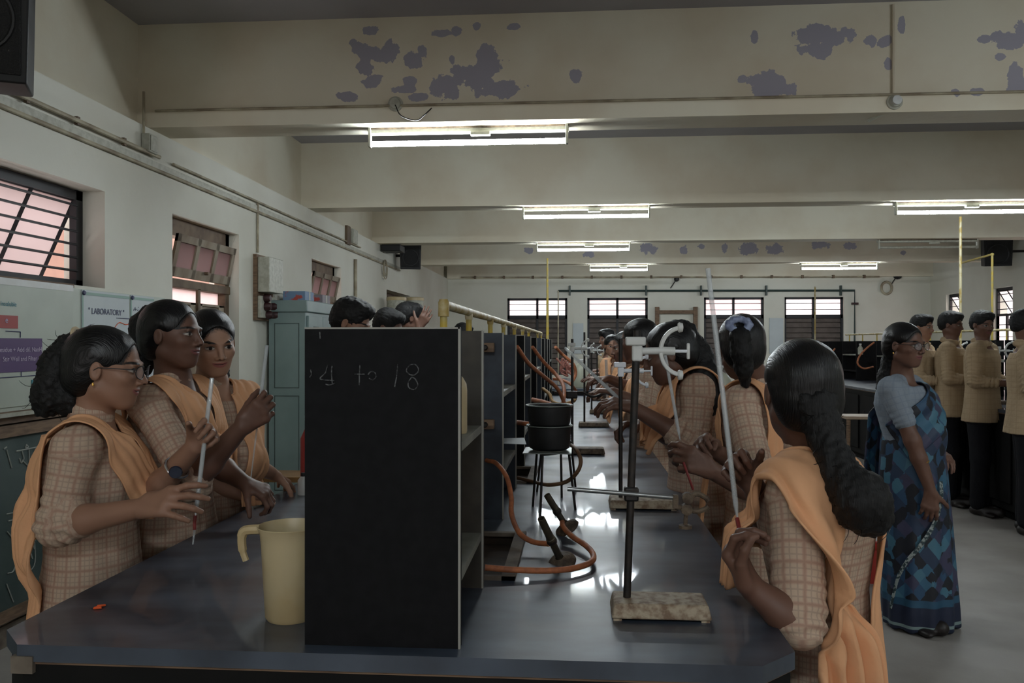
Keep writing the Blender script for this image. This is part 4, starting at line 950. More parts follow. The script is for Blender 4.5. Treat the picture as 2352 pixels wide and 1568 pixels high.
p = at(2292, 800, 7.2); plastic_clamp(p, 1.3, white_pl, 'white clamp seen between the third and fourth boy')
p = at(2190, 800, 8.05); plastic_clamp(p, 1.3, white_pl, 'white clamp seen between the first and second boy')
for px, d, l in ((2286, 7.2, 'retort stand between the third and fourth boy'), (2185, 8.05, 'retort stand between the first and second boy')):
    p = at(px, 788, d); t = thing('retort_stand', l, 'stand', (p.x, p.y, TZ), 'retort stands on the second bench')
    MB().box((p.x - .1, p.y - .06, TZ), (p.x + .1, p.y + .06, TZ + .03)).build('base', rustdark_m, t); MB().tube([(p.x, p.y, TZ), (p.x, p.y, CAMZ + .03)], .007, 8).build('rod', iron_m, t)
# stool in the aisle
p = at(1974, 953, 6.9)
t = thing('wooden_stool', 'pale topped wooden stool standing between the benches', 'stool', (p.x, p.y, 0)); zt = p.z
MB().box((p.x - .15, p.y - .14, zt - .025), (p.x + .15, p.y + .14, zt)).build('seat', mat('pale_stool_top', (150, 130, 108), .5), t, bevel=.004)
for sx in (-1, 1):
    for sy in (-1, 1): MB().tube([(p.x + sx * .125, p.y + sy * .115, zt - .02), (p.x + sx * .14, p.y + sy * .13, 0)], .017, 8).build('leg', wood_m, t)
for sy in (-1, 1): MB().box((p.x - .13, p.y + sy * .12 - .01, .3), (p.x + .13, p.y + sy * .12 + .01, .33)).build('stretcher', wood_m, t)
for sx in (-1, 1): MB().box((p.x + sx * .13 - .01, p.y - .12, .2), (p.x + sx * .13 + .01, p.y + .12, .23)).build('stretcher', wood_m, t)
# red tub on the floor behind the nearest girl
p = at(2000, 1290, 4.9)
t = thing('red_bucket', 'red plastic tub on the floor behind the woman in the sari', 'bucket', (p.x, p.y, 0)); MB().lathe([(0, 0), (.09, 0), (.12, .2), (.126, .205), (.11, .2), (.09, .02), (0, .02)], (p.x, p.y, 0), 24).build('body', mat('red_tub', (176, 58, 48), .5), t)
MB().tube(smooth_path([(p.x - .12, p.y, .2), (p.x - .08, p.y - .09, .16), (p.x + .08, p.y - .09, .16), (p.x + .12, p.y, .2)], 5), .004, 6).build('handle', iron_m, t)
# dark green pipe on the far wall
yq = FY - .05
def fw(px, py):
    k = (px - 1176) / FPX; s, c = math.sin(YAW), math.cos(YAW); d = yq / (c + k * s); return Vector((d * (-s + k * c), yq, CAMZ + d * (788 - py) / FPX))
t = thing('water_pipe', 'dark green pipe along the far wall, dropping at its right end', 'pipe', fw(1282, 668))
MB().tube([fw(1282, 668), fw(1963, 667), fw(1963, 668) + Vector((0, 0, -1.3))], .022, 8).build('pipe_run', green_pipe, t)
for px in (1309, 1484, 1610, 1760, 1931): q = fw(px, 667); MB().box((q.x - .015, q.y - .04, q.z - .1), (q.x + .015, q.y + .04, q.z + .1)).build('clip', green_pipe, t)
q = fw(1963, 697); MB().box((q.x - .06, q.y - .05, q.z - .02), (q.x + .06, q.y + .02, q.z + .02)).build('valve', maroon_m, t)
# wooden frame on the far wall
t = thing('wall_rack_frame', 'empty brown wooden frame hung on the far wall between the windows', 'frame', fw(1553, 815))
a, b = fw(1509, 705), fw(1597, 940)
for x in (a.x, b.x): MB().box((x - .04, yq - .06, b.z), (x + .04, yq + .03, a.z)).build('upright', wood_m, t)
for z in (a.z - .1, a.z - .62, a.z - 1.1): MB().box((a.x, yq - .05, z - .035), (b.x, yq + .01, z + .035)).build('rail', wood_m, t)
for (x0, y0, x1, y1, l) in ((1316, 742, 1340, 812, 'white notice pasted on the far wall pier left of centre'), (1768, 730, 1800, 812, 'pale notice pasted on the far wall pier between the right windows')):
    a, b = fw(x0, y0), fw(x1, y1); o = B((a.x, yq + .02, b.z), (b.x, yq + .045, a.z)).build('notice_sheet', paper_w, smooth=False); tag(o, l, 'notice')
# wall fans or reels
for (px, py, l, r) in ((1554, 641, 'small black lamp fitting high on the far wall, centre', .05), (2062, 632, 'small round black fitting high on the far wall, right', .08)):
    q = fw(px, py); t = thing('wall_fitting', l, 'light fitting', q); MB().lathe([(0, 0), (r, .01), (r, .06), (r * .5, .1), (0, .1)], (q.x, yq + .04, q.z), 16, axis=(0, -1, 0)).build('body', black_pl, t)
    MB().tube([(q.x, yq + .02, q.z), (q.x - .12, yq + .02, q.z - .18)], .01, 6).build('wire', iron_m, t)
q = fw(2037, 661); tag(MB().tube([(q.x + .1 * math.cos(a), yq + .02, q.z + .12 * math.sin(a)) for a in [2 * PI * k / 20 for k in range(20)]], .025, 6, closed=True).build('cable_coil', conduit_m), 'coil of cable hung high on the far wall near the right corner', 'cable')
q0, q1 = fw(1060, 638), fw(2015, 636)
t = thing('wire_conduit', 'thin clipped conduit along the top of the far wall', 'conduit', q0); MB().tube([q0 + Vector((0, -.12, 0)), q1 + Vector((0, -.12, 0))], .015, 6).build('run', conduit_m, t)
for i in range(14): q = q0.lerp(q1, (i + .5) / 14); MB().box((q.x - .02, yq - .16, q.z - .03), (q.x + .02, yq - .1, q.z + .03)).build('clip', doordark_m, t)
# ------------------------------------------------ implicit-surface modeller for people
def V3(*a): return np.array(a, dtype=np.float64)
def nrm(v): v = np.asarray(v, float); return v / (np.linalg.norm(v) + 1e-12)
class Field:
    def __init__(s): s.p = []
    def cap(s, a, b, ra, rb=None, k=.012, flat=None, op=1):
        # tapered capsule; flat=(normal, factor) squashes it across a normal
        s.p.append(('cap', np.asarray(a, float), np.asarray(b, float), ra, ra if rb is None else rb, k, flat, op)); return s
    def ell(s, c, r, R=None, k=.012, op=1):
        s.p.append(('ell', np.asarray(c, float), np.asarray(r, float), np.eye(3) if R is None else np.asarray(R), k, op)); return s
    def loft(s, layers, psi, k=.02, op=1, zcap=True):
        L = np.array(sorted(layers)); s.p.append(('loft', L, psi, k, op)); return s
    def chain(s, pts, rs, k=.012):
        for i in range(len(pts) - 1): s.cap(pts[i], pts[i + 1], rs[i], rs[i + 1], k)
        return s
    @staticmethod
    def bbox(q):
        if q[0] == 'cap': m = max(q[3], q[4]) + q[5]; return np.minimum(q[1], q[2]) - m, np.maximum(q[1], q[2]) + m, q[5], q[7]
        if q[0] == 'ell': m = q[2].max() + q[4]; return q[1] - m, q[1] + m, q[4], q[5]
        L = q[1]; m = max(L[:, 3].max(), L[:, 4].max()) + q[3]
        return np.array([L[:, 1].min() - m, L[:, 2].min() - m, L[0, 0] - q[3]]), np.array([L[:, 1].max() + m, L[:, 2].max() + m, L[-1, 0] + q[3]]), q[3], q[4]
    @staticmethod
    def dist(q, X, Y, Z):
        if q[0] == 'cap':
            a, b, ra, rb = q[1], q[2], q[3], q[4]; ba = b - a; L2 = ba @ ba + 1e-12
            px, py, pz = X - a[0], Y - a[1], Z - a[2]
            t = np.clip((px * ba[0] + py * ba[1] + pz * ba[2]) / L2, 0, 1)
            dx, dy, dz = px - ba[0] * t, py - ba[1] * t, pz - ba[2] * t
            if q[6] is not None:
                n, f = q[6]; n = nrm(n); dn = dx * n[0] + dy * n[1] + dz * n[2]; e = (f - 1)
                dx, dy, dz = dx + n[0] * dn * e, dy + n[1] * dn * e, dz + n[2] * dn * e
            return np.sqrt(dx * dx + dy * dy + dz * dz) - (ra + (rb - ra) * t)
        if q[0] == 'ell':
            c, r, R = q[1], q[2], q[3]; px, py, pz = X - c[0], Y - c[1], Z - c[2]
            lx = px * R[0, 0] + py * R[1, 0] + pz * R[2, 0]; ly = px * R[0, 1] + py * R[1, 1] + pz * R[2, 1]; lz = px * R[0, 2] + py * R[1, 2] + pz * R[2, 2]
            k0 = np.sqrt((lx / r[0]) ** 2 + (ly / r[1]) ** 2 + (lz / r[2]) ** 2) + 1e-9
            k1 = np.sqrt((lx / r[0] ** 2) ** 2 + (ly / r[1] ** 2) ** 2 + (lz / r[2] ** 2) ** 2) + 1e-9
            return k0 * (k0 - 1) / k1
        L, psi = q[1], q[2]
        cx, cy, rx, ry = (np.interp(Z, L[:, 0], L[:, i]) for i in (1, 2, 3, 4))
        fx, fy = math.cos(psi), math.sin(psi); px, py = X - cx, Y - cy
        v = px * fx + py * fy; u = px * fy - py * fx
        d = (np.sqrt((u / rx) ** 2 + (v / ry) ** 2) - 1) * np.minimum(rx, ry)
        return np.maximum(d, np.maximum(Z - L[-1, 0], L[0, 0] - Z))
    @staticmethod
    def blend(F, d, k, op):
        if op > 0:
            h = np.maximum(k - np.abs(F - d), 0) / k; return np.minimum(F, d) - h * h * k * .25
        d = -d; h = np.maximum(k - np.abs(F - d), 0) / k; return np.maximum(F, d) + h * h * k * .25
    def at(s, P):
        X, Y, Z = P[:, 0], P[:, 1], P[:, 2]; F = np.full(len(P), .12)
        for q in s.p:
            lo, hi, k, op = s.bbox(q); F = s.blend(F, s.dist(q, X, Y, Z), k, op)
        return F
    def grad(s, P, e=.002):
        G = np.zeros_like(P)
        for i in range(3):
            D = np.zeros(3); D[i] = e; G[:, i] = s.at(P + D) - s.at(P - D)
        return G / (np.linalg.norm(G, axis=1, keepdims=True) + 1e-9)
    def mesh(s, h, disp=None):
        lo = np.min([s.bbox(q)[0] for q in s.p if s.bbox(q)[3] > 0], axis=0) - 2 * h; hi = np.max([s.bbox(q)[1] for q in s.p if s.bbox(q)[3] > 0], axis=0) + 2 * h
        n = np.ceil((hi - lo) / h).astype(int) + 1; ax = [lo[i] + h * np.arange(n[i]) for i in range(3)]
        F = np.full(n, .05, np.float32)
        for q in s.p:
            a, b, k, op = s.bbox(q); i0 = np.clip(np.floor((a - lo) / h).astype(int) - 1, 0, n); i1 = np.clip(np.ceil((b - lo) / h).astype(int) + 2, 0, n)
            if np.any(i1 <= i0): continue
            sl = tuple(slice(i0[i], i1[i]) for i in range(3))
            X = ax[0][sl[0]][:, None, None]; Y = ax[1][sl[1]][None, :, None]; Z = ax[2][sl[2]][None, None, :]
            F[sl] = s.blend(F[sl], s.dist(q, X, Y, Z).astype(np.float32), k, op)
        I = F < 0
        c = I[:-1, :-1, :-1].astype(np.int8)
        for dx in (0, 1):
            for dy in (0, 1):
                for dz in (0, 1):
                    if dx + dy + dz: c = c + I[dx:n[0] - 1 + dx, dy:n[1] - 1 + dy, dz:n[2] - 1 + dz]
        act = (c > 0) & (c < 8); idx = np.argwhere(act)
        if len(idx) == 0: return np.zeros((0, 3)), np.zeros((0, 4), int)
        acc = np.zeros((len(idx), 3)); cnt = np.zeros(len(idx))
        for axis in range(3):
            o1, o2 = [i for i in range(3) if i != axis]
            for a in (0, 1):
                for b in (0, 1):
                    p0 = idx.copy(); p0[:, o1] += a; p0[:, o2] += b; p1 = p0.copy(); p1[:, axis] += 1
                    f0 = F[tuple(p0.T)]; f1 = F[tuple(p1.T)]; m = (f0 < 0) != (f1 < 0)
                    t = np.where(m, f0 / (f0 - f1 + 1e-12), 0); q = p0.astype(float); q[:, axis] += t
                    acc[m] += q[m]; cnt[m] += 1
        Vt = lo + h * (acc / cnt[:, None])
        ids = np.full(act.shape, -1, np.int32); ids[tuple(idx.T)] = np.arange(len(idx))
        quads = []
        for axis in range(3):
            o1, o2 = (axis + 1) % 3, (axis + 2) % 3
            sA = [slice(None)] * 3; sB = [slice(None)] * 3; sA[axis] = slice(0, -1); sB[axis] = slice(1, None)
            ch = I[tuple(sA)] != I[tuple(sB)]; e = np.argwhere(ch)
            ok = (e[:, o1] > 0) & (e[:, o2] > 0) & (e[:, o1] < n[o1] - 1) & (e[:, o2] < n[o2] - 1) ; e = e[ok]
            ins = I[tuple(e.T)]
            def cell(d1, d2): q = e.copy(); q[:, o1] += d1; q[:, o2] += d2; return ids[tuple(q.T)]
            qd = np.stack([cell(-1, -1), cell(0, -1), cell(0, 0), cell(-1, 0)], 1)
            qd[~ins] = qd[~ins][:, ::-1]; quads.append(qd)
        Q = np.concatenate(quads); Q = Q[(Q >= 0).all(1)]
        return Vt, Q
def vnoise(P, f, seed=0, n=6):
    r = np.random.RandomState(seed); o = np.zeros(len(P))
    for i in range(n):
        d = nrm(r.normal(size=3)) * f * r.uniform(.6, 1.5); o += np.sin(P @ d * 2 * PI + r.uniform(0, 6.28) + 1.3 * np.sin(P @ nrm(r.normal(size=3)) * f * 3 + i))
    return o / n
def to_object(name, Vt, Q, m, parent, hc=None, disp=None, attr=None):
    if disp is not None and len(Vt):
        # vertex normals
        Nn = np.zeros_like(Vt); a = Vt[Q[:, 2]] - Vt[Q[:, 0]]; b = Vt[Q[:, 3]] - Vt[Q[:, 1]]; fn = np.cross(a, b)
        for i in range(4): np.add.at(Nn, Q[:, i], fn)
        Nn /= (np.linalg.norm(Nn, axis=1, keepdims=True) + 1e-12)
        Vt = Vt + Nn * disp(Vt)[:, None]
    me = bpy.data.meshes.new(name); org = np.array(parent.get('_org', (0, 0, 0)))
    me.vertices.add(len(Vt)); me.vertices.foreach_set('co', (Vt - org).astype(np.float32).ravel())
    me.loops.add(len(Q) * 4); me.loops.foreach_set('vertex_index', Q.astype(np.int32).ravel())
    me.polygons.add(len(Q)); me.polygons.foreach_set('loop_start', np.arange(0, len(Q) * 4, 4, dtype=np.int32))
    try: me.polygons.foreach_set('loop_total', np.full(len(Q), 4, dtype=np.int32))
    except Exception: pass
    me.polygons.foreach_set('use_smooth', np.ones(len(Q), bool)); me.materials.append(m)
    if hc is not None:
        at_ = me.attributes.new('hc', 'FLOAT_VECTOR', 'POINT'); at_.data.foreach_set('vector', hc(Vt).astype(np.float32).ravel())
    me.update(calc_edges=True)
    o = bpy.data.objects.new(name, me); COL.objects.link(o); o.parent = parent; o['_org'] = tuple(org)
    return o
# ------------------------------------------------ skin, hair and cloth materials
def skin_material(name, c, lip, freck=.25):
    m = bpy.data.materials.new(name); m.use_nodes = True; nt = m.node_tree; N = nt.nodes; L = nt.links; b = N['Principled BSDF']
    b.inputs['Roughness'].default_value = .5; b.inputs['Specular IOR Level'].default_value = .4
    at_ = N.new('ShaderNodeAttribute'); at_.attribute_name = 'hc'
    sp = N.new('ShaderNodeSeparateXYZ'); L.new(at_.outputs['Vector'], sp.inputs[0])
    def M(op, a, b_=None, c_=None):
        n = N.new('ShaderNodeMath'); n.operation = op
        for i, v in enumerate((a, b_, c_)):
            if v is None: continue
            if isinstance(v, (int, float)): n.inputs[i].default_value = v
            else: L.new(v, n.inputs[i])
        return n.outputs[0]
    x, y, z = sp.outputs; ax = M('ABSOLUTE', x)
    def ellm(cx, cz, rx, rz, soft=.15, slope=0, sym=True, ymin=.045):
        u = M('DIVIDE', M('SUBTRACT', ax if sym else x, cx), rx)
        zz = M('SUBTRACT', z, cz)
        if slope: zz = M('SUBTRACT', zz, M('MULTIPLY', M('MULTIPLY', u, u), slope))
        v = M('DIVIDE', zz, rz)
        r = M('ADD', M('MULTIPLY', u, u), M('MULTIPLY', v, v))
        mr = N.new('ShaderNodeMapRange'); mr.inputs['From Min'].default_value = 1 + soft; mr.inputs['From Max'].default_value = 1 - soft
        L.new(r, mr.inputs['Value']); return M('MULTIPLY', mr.outputs[0], M('GREATER_THAN', y, ymin))
    col = None
    tc = N.new('ShaderNodeTexCoord'); nz = N.new('ShaderNodeTexNoise'); nz.inputs['Scale'].default_value = 9; L.new(tc.outputs['Object'], nz.inputs['Vector'])
    def mix(f, a, b_):
        mx = N.new('ShaderNodeMix'); mx.data_type = 'RGBA'
        if isinstance(f, (int, float)): mx.inputs[0].default_value = f
        else: L.new(f, mx.inputs[0])
        for i, v in ((6, a), (7, b_)):
            if isinstance(v, tuple): mx.inputs[i].default_value = (*lin(v), 1)
            else: L.new(v, mx.inputs[i])
        return mx.outputs[2]
    col = mix(nz.outputs['Fac'], c, tuple(v * .86 for v in c))
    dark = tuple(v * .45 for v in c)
    col = mix(ellm(0, -.0545, .026, .0085, .25, slope=.005, sym=False), col, lip)
    col = mix(ellm(0, -.0535, .0225, .0013, .5, slope=.005, sym=False), col, tuple(v * .35 for v in lip))
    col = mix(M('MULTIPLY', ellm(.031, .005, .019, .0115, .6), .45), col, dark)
    col = mix(ellm(.031, .0045, .0148, .0060, .2), col, (176, 168, 160))
    col = mix(M('MULTIPLY', ellm(.031, .0045, .0062, .0062, .2), ellm(.031, .0045, .0148, .0060, .2)), col, (22, 14, 12))
    col = mix(ellm(.031, .0105, .0160, .0018, .4, slope=-.006), col, (20, 15, 14))
    col = mix(ellm(.033, .0245, .0190, .0036, .5, slope=-.004), col, (24, 18, 16))
    col = mix(ellm(.0065, -.031, .0035, .0022, .5, ymin=.075), col, (40, 24, 20))
    # hair roots: the scalp darkens where the hairline begins
    vm = N.new('ShaderNodeVectorMath'); vm.operation = 'SUBTRACT'; vm.inputs[1].default_value = (0, .083, -.030); L.new(at_.outputs['Vector'], vm.inputs[0])
    v2 = N.new('ShaderNodeVectorMath'); v2.operation = 'MULTIPLY'; v2.inputs[1].default_value = (1 / .068, 1 / .064, 1 / .104); L.new(vm.outputs[0], v2.inputs[0])
    v3 = N.new('ShaderNodeVectorMath'); v3.operation = 'LENGTH'; L.new(v2.outputs[0], v3.inputs[0])
    hn = N.new('ShaderNodeTexNoise'); hn.inputs['Scale'].default_value = 220; L.new(at_.outputs['Vector'], hn.inputs['Vector'])
    rr_ = M('ADD', v3.outputs['Value'], M('MULTIPLY', M('SUBTRACT', hn.outputs['Fac'], .5), .22))
    mr = N.new('ShaderNodeMapRange'); mr.inputs['From Min'].default_value = .86; mr.inputs['From Max'].default_value = .99; L.new(rr_, mr.inputs['Value'])
    f_ = M('MULTIPLY', M('MULTIPLY', mr.outputs[0], M('GREATER_THAN', z, .018)), M('LESS_THAN', v3.outputs['Value'], 1.6))
    col = mix(f_, col, (12, 11, 12))
    L.new(col, b.inputs['Base Color'])
    return m
SK_A = skin_material('warm_brown_skin', (158, 118, 96), (150, 92, 86))
SK_B = skin_material('deep_brown_skin', (112, 80, 66), (120, 72, 70))
SK_C = skin_material('fair_brown_skin', (184, 142, 118), (160, 98, 92))
def hair_material(name, c=(13, 12, 14), rough=.36):
    m = bpy.data.materials.new(name); m.use_nodes = True; nt = m.node_tree; N = nt.nodes; L = nt.links; b = N['Principled BSDF']
    b.inputs['Base Color'].default_value = (*lin(c), 1); b.inputs['Roughness'].default_value = rough; b.inputs['Specular IOR Level'].default_value = .4
    at_ = N.new('ShaderNodeAttribute'); at_.attribute_name = 'hc'
    mp = N.new('ShaderNodeMapping'); mp.inputs['Scale'].default_value = (520, 28, 28); L.new(at_.outputs['Vector'], mp.inputs['Vector'])
    n = N.new('ShaderNodeTexNoise'); n.inputs['Scale'].default_value = 1; n.inputs['Detail'].default_value = 3; L.new(mp.outputs[0], n.inputs['Vector'])
    bp = N.new('ShaderNodeBump'); bp.inputs['Strength'].default_value = .6; bp.inputs['Distance'].default_value = .004
    L.new(n.outputs['Fac'], bp.inputs['Height']); L.new(bp.outputs[0], b.inputs['Normal'])
    return m
HAIR = hair_material('black_hair', (5, 5, 7), .36); HAIRM = hair_material('matte_black_hair', (6, 6, 7), .62)
def plaid_material(name, base, line, line2, pitch=.030, w=.09, rough=.85):
    m = bpy.data.materials.new(name); m.use_nodes = True; nt = m.node_tree; N = nt.nodes; L = nt.links; b = N['Principled BSDF']; b.inputs['Roughness'].default_value = rough; b.inputs['Specular IOR Level'].default_value = .15
    at_ = N.new('ShaderNodeAttribute'); at_.attribute_name = 'hc'; sp = N.new('ShaderNodeSeparateXYZ'); L.new(at_.outputs['Vector'], sp.inputs[0])
    def M(op, a, b_=None):
        n = N.new('ShaderNodeMath'); n.operation = op
        for i, v in enumerate((a, b_)):
            if v is None: continue
            if isinstance(v, (int, float)): n.inputs[i].default_value = v
            else: L.new(v, n.inputs[i])
        return n.outputs[0]
    def lines(c, p, ww, off=0):
        f = M('FRACT', M('ADD', M('DIVIDE', c, p), off)); a = M('ABSOLUTE', M('SUBTRACT', f, .5))
        mr = N.new('ShaderNodeMapRange'); mr.inputs['From Min'].default_value = .5 - ww * 1.6; mr.inputs['From Max'].default_value = .5 - ww * .6; L.new(a, mr.inputs['Value']); return mr.outputs[0]
    u, v = sp.outputs[0], sp.outputs[1]
    tc = N.new('ShaderNodeTexCoord'); nz = N.new('ShaderNodeTexNoise'); nz.inputs['Scale'].default_value = 7; L.new(tc.outputs['Object'], nz.inputs['Vector'])
    def mix(f, a, b_):
        mx = N.new('ShaderNodeMix'); mx.data_type = 'RGBA'; L.new(f, mx.inputs[0])
        for i, vv in ((6, a), (7, b_)):
            if isinstance(vv, tuple): mx.inputs[i].default_value = (*lin(vv), 1)
            else: L.new(vv, mx.inputs[i])
        return mx.outputs[2]
    col = mix(nz.outputs['Fac'], base, tuple(q * .9 for q in base))
    if line is not None:
        g1 = M('MULTIPLY', M('MAXIMUM', lines(u, pitch, w), lines(v, pitch, w)), .38); col = mix(g1, col, line)
        g2 = M('MULTIPLY', M('MAXIMUM', lines(u, pitch * 3, w * .9, .33), lines(v, pitch * 3, w * .9, .33)), .55); col = mix(g2, col, line2)
    L.new(col, b.inputs['Base Color'])
    n2 = N.new('ShaderNodeTexNoise'); n2.inputs['Scale'].default_value = 16; n2.inputs['Detail'].default_value = 4; L.new(tc.outputs['Object'], n2.inputs['Vector'])
    bp = N.new('ShaderNodeBump'); bp.inputs['Strength'].default_value = .35; bp.inputs['Distance'].default_value = .02; L.new(n2.outputs['Fac'], bp.inputs['Height']); L.new(bp.outputs[0], b.inputs['Normal'])
    return m
PLAID = plaid_material('beige_plaid_cotton', (200, 176, 154), (132, 116, 108), (164, 124, 108), pitch=.0128, w=.10)
SHIRT = plaid_material('boys_beige_shirt', (184, 162, 132), (164, 142, 114), (160, 138, 110), pitch=.014, w=.08)
ORANGE = plaid_material('pale_orange_dupatta', (236, 180, 136), None, None, rough=.75)
NAVY = plaid_material('dark_trousers', (26, 26, 30), None, None)
CREAMT = plaid_material('cream_salwar', (190, 168, 140), None, None)
BLOUSE = plaid_material('pale_grey_blouse', (142, 152, 162), (128, 138, 150), (120, 130, 145), pitch=.01, w=.1)
shoe_m = mat('dark_leather_sandal', (30, 24, 22), .5)
tie_m = mat('cream_hair_tie', (208, 190, 156), .7); scr_m = mat('pale_blue_scrunchie', (150, 162, 190), .7, noise=.8, nscale=60, c2=(90, 100, 130))
# ------------------------------------------------ people
def Rz(a): c, s = math.cos(a), math.sin(a); return np.array([[c, -s, 0], [s, c, 0], [0, 0, 1]])
def head_frame(P, turn, pitch=0, roll=0):
    d = -np.array([P[0], P[1]]); yaw = math.atan2(d[1], d[0]) + math.radians(turn)
    f = V3(math.cos(yaw), math.sin(yaw), 0); r = V3(math.sin(yaw), -math.cos(yaw), 0); u = V3(0, 0, 1)
    cp, sp = math.cos(math.radians(pitch)), math.sin(math.radians(pitch)); f2 = f * cp - u * sp; u2 = u * cp + f * sp
    cr, sr = math.cos(math.radians(roll)), math.sin(math.radians(roll)); r3 = r * cr + u2 * sr; u3 = u2 * cr - r * sr
    return np.stack([r3, f2, u3], 1), yaw
def add_head(F, c, R, s, female=True, detail=True):
    T = lambda x, y, z: c + R @ (V3(x, y, z) * s)
    E = lambda p, r, k=.012, op=1: F.ell(T(*p), V3(*r) * s, R, k * s, op)
    E((0, -.014, .034), (.0725, .092, .077)); E((0, .030, -.022), (.058, .057, .070), .03)
    E((0, .042, -.060), (.040, .040, .036), .03); F.cap(T(0, .066, -.086), T(0, .060, -.082), .0135 * s, .017 * s, .022 * s)
    F.cap(T(.046, .0, -.052), T(.018, .055, -.088), .016 * s, .013 * s, .022 * s); F.cap(T(-.046, .0, -.052), T(-.018, .055, -.088), .016 * s, .013 * s, .022 * s)
    for q in (1, -1):
        E((q * .036, .058, -.018), (.021, .02, .017), .02)
        if detail:
            E((q * .032, .093, .006), (.016, .014, .0105), .012, -1)
            E((q * .031, .0715, .0045), (.0145, .0125, .0125), .003)
            E((q * .020, .082, .0215), (.018, .008, .0055), .012)
            F.ell(T(q * .0725, -.002, -.004), V3(.008, .015, .026) * s, R, .006 * s, 1); F.ell(T(q * .0795, .0, -.002), V3(.004, .008, .015) * s, R, .006 * s, -1)
        else: F.ell(T(q * .073, .0, -.006), V3(.009, .017, .028) * s, R, .006 * s, 1)
    F.cap(T(0, .084, .012), T(0, .103, -.025), .0065 * s, .0095 * s, .012 * s)
    if detail:
        F.ell(T(.0115, .093, -.030), V3(.0075, .009, .0065) * s, R, .006 * s); F.ell(T(-.0115, .093, -.030), V3(.0075, .009, .0065) * s, R, .006 * s)
        E((0, .0835, -.048), (.021, .0085, .0048), .005); E((0, .082, -.0575), (.0175, .0085, .0058), .004)
        E((0, .092, -.0525), (.02, .004, .0010), .004, -1)
    return T
def add_neck(F, T, c, R, s, base, r=.046):
    F.cap(T(0, -.022, -.045), base, r * s, r * s * 1.06, .03)
def add_hand(F, W, d, n, side, curls=(20, 25, 15), spread=6, thumb=(.55, .75, .3), tcurl=15, s=1.0, per=None, thr=1.0):
    d = nrm(d); n = np.asarray(n, float); n = nrm(n - d * (n @ d)); l = np.cross(d, n) * side; W = np.asarray(W, float)
    Ls = [.080, .084, .079, .070]; seg = [(.042, .025, .019), (.046, .028, .020), (.043, .026, .019), (.033, .019, .017)]
    tips = []
    for i in range(4):
        off = .029 - .0192 * i; K = W + d * Ls[i] * s + l * off * s
        F.cap(W + d * .012 * s + l * off * .45 * s, K, .0165 * s, .0125 * s, .014 * s, flat=(n, 1.15))
        cv = per[i] if per is not None else curls
        a = 0; P = K; sa = math.radians(spread * (1.5 - i)); dd = nrm(d * math.cos(sa) + l * math.sin(sa))
        for j in range(3):
            a += math.radians(cv[j]); v = dd * math.cos(a) + n * math.sin(a); Q = P + v * seg[i][j] * s
            r0 = (.0096, .0085, .0077)[j]; r1 = (.0086, .0078, .0068)[j]; q = .92 if i == 3 else 1
            F.cap(P, Q, r0 * s * q, r1 * s * q, .004 * s if j else .010 * s); P = Q
        tips.append(P)
    B_ = W + d * .020 * s + l * .022 * s; tv = nrm(d * thumb[0] + l * thumb[1] + n * thumb[2]); tn = nrm(n * .8 - l * .6)
    P = B_; a = 0
    for j, (ln, r0, r1) in enumerate(((.046, .017, .0115), (.033, .0105, .0095), (.026, .0095, .0078))):
        v = nrm(tv * math.cos(a) + tn * math.sin(a)) if a else tv; Q = P + v * ln * s; F.cap(P, Q, r0 * s, r1 * s, .012 * s if j == 0 else .004 * s); P = Q; a += math.radians(tcurl)
    tips.append(P)
    return tips
def np3(v): return np.array([v[0], v[1], v[2]], float)
GRIP = (62, 88, 45); RELAX = (18, 28, 18); OPEN = (8, 14, 10); PINCH = (42, 45, 25)
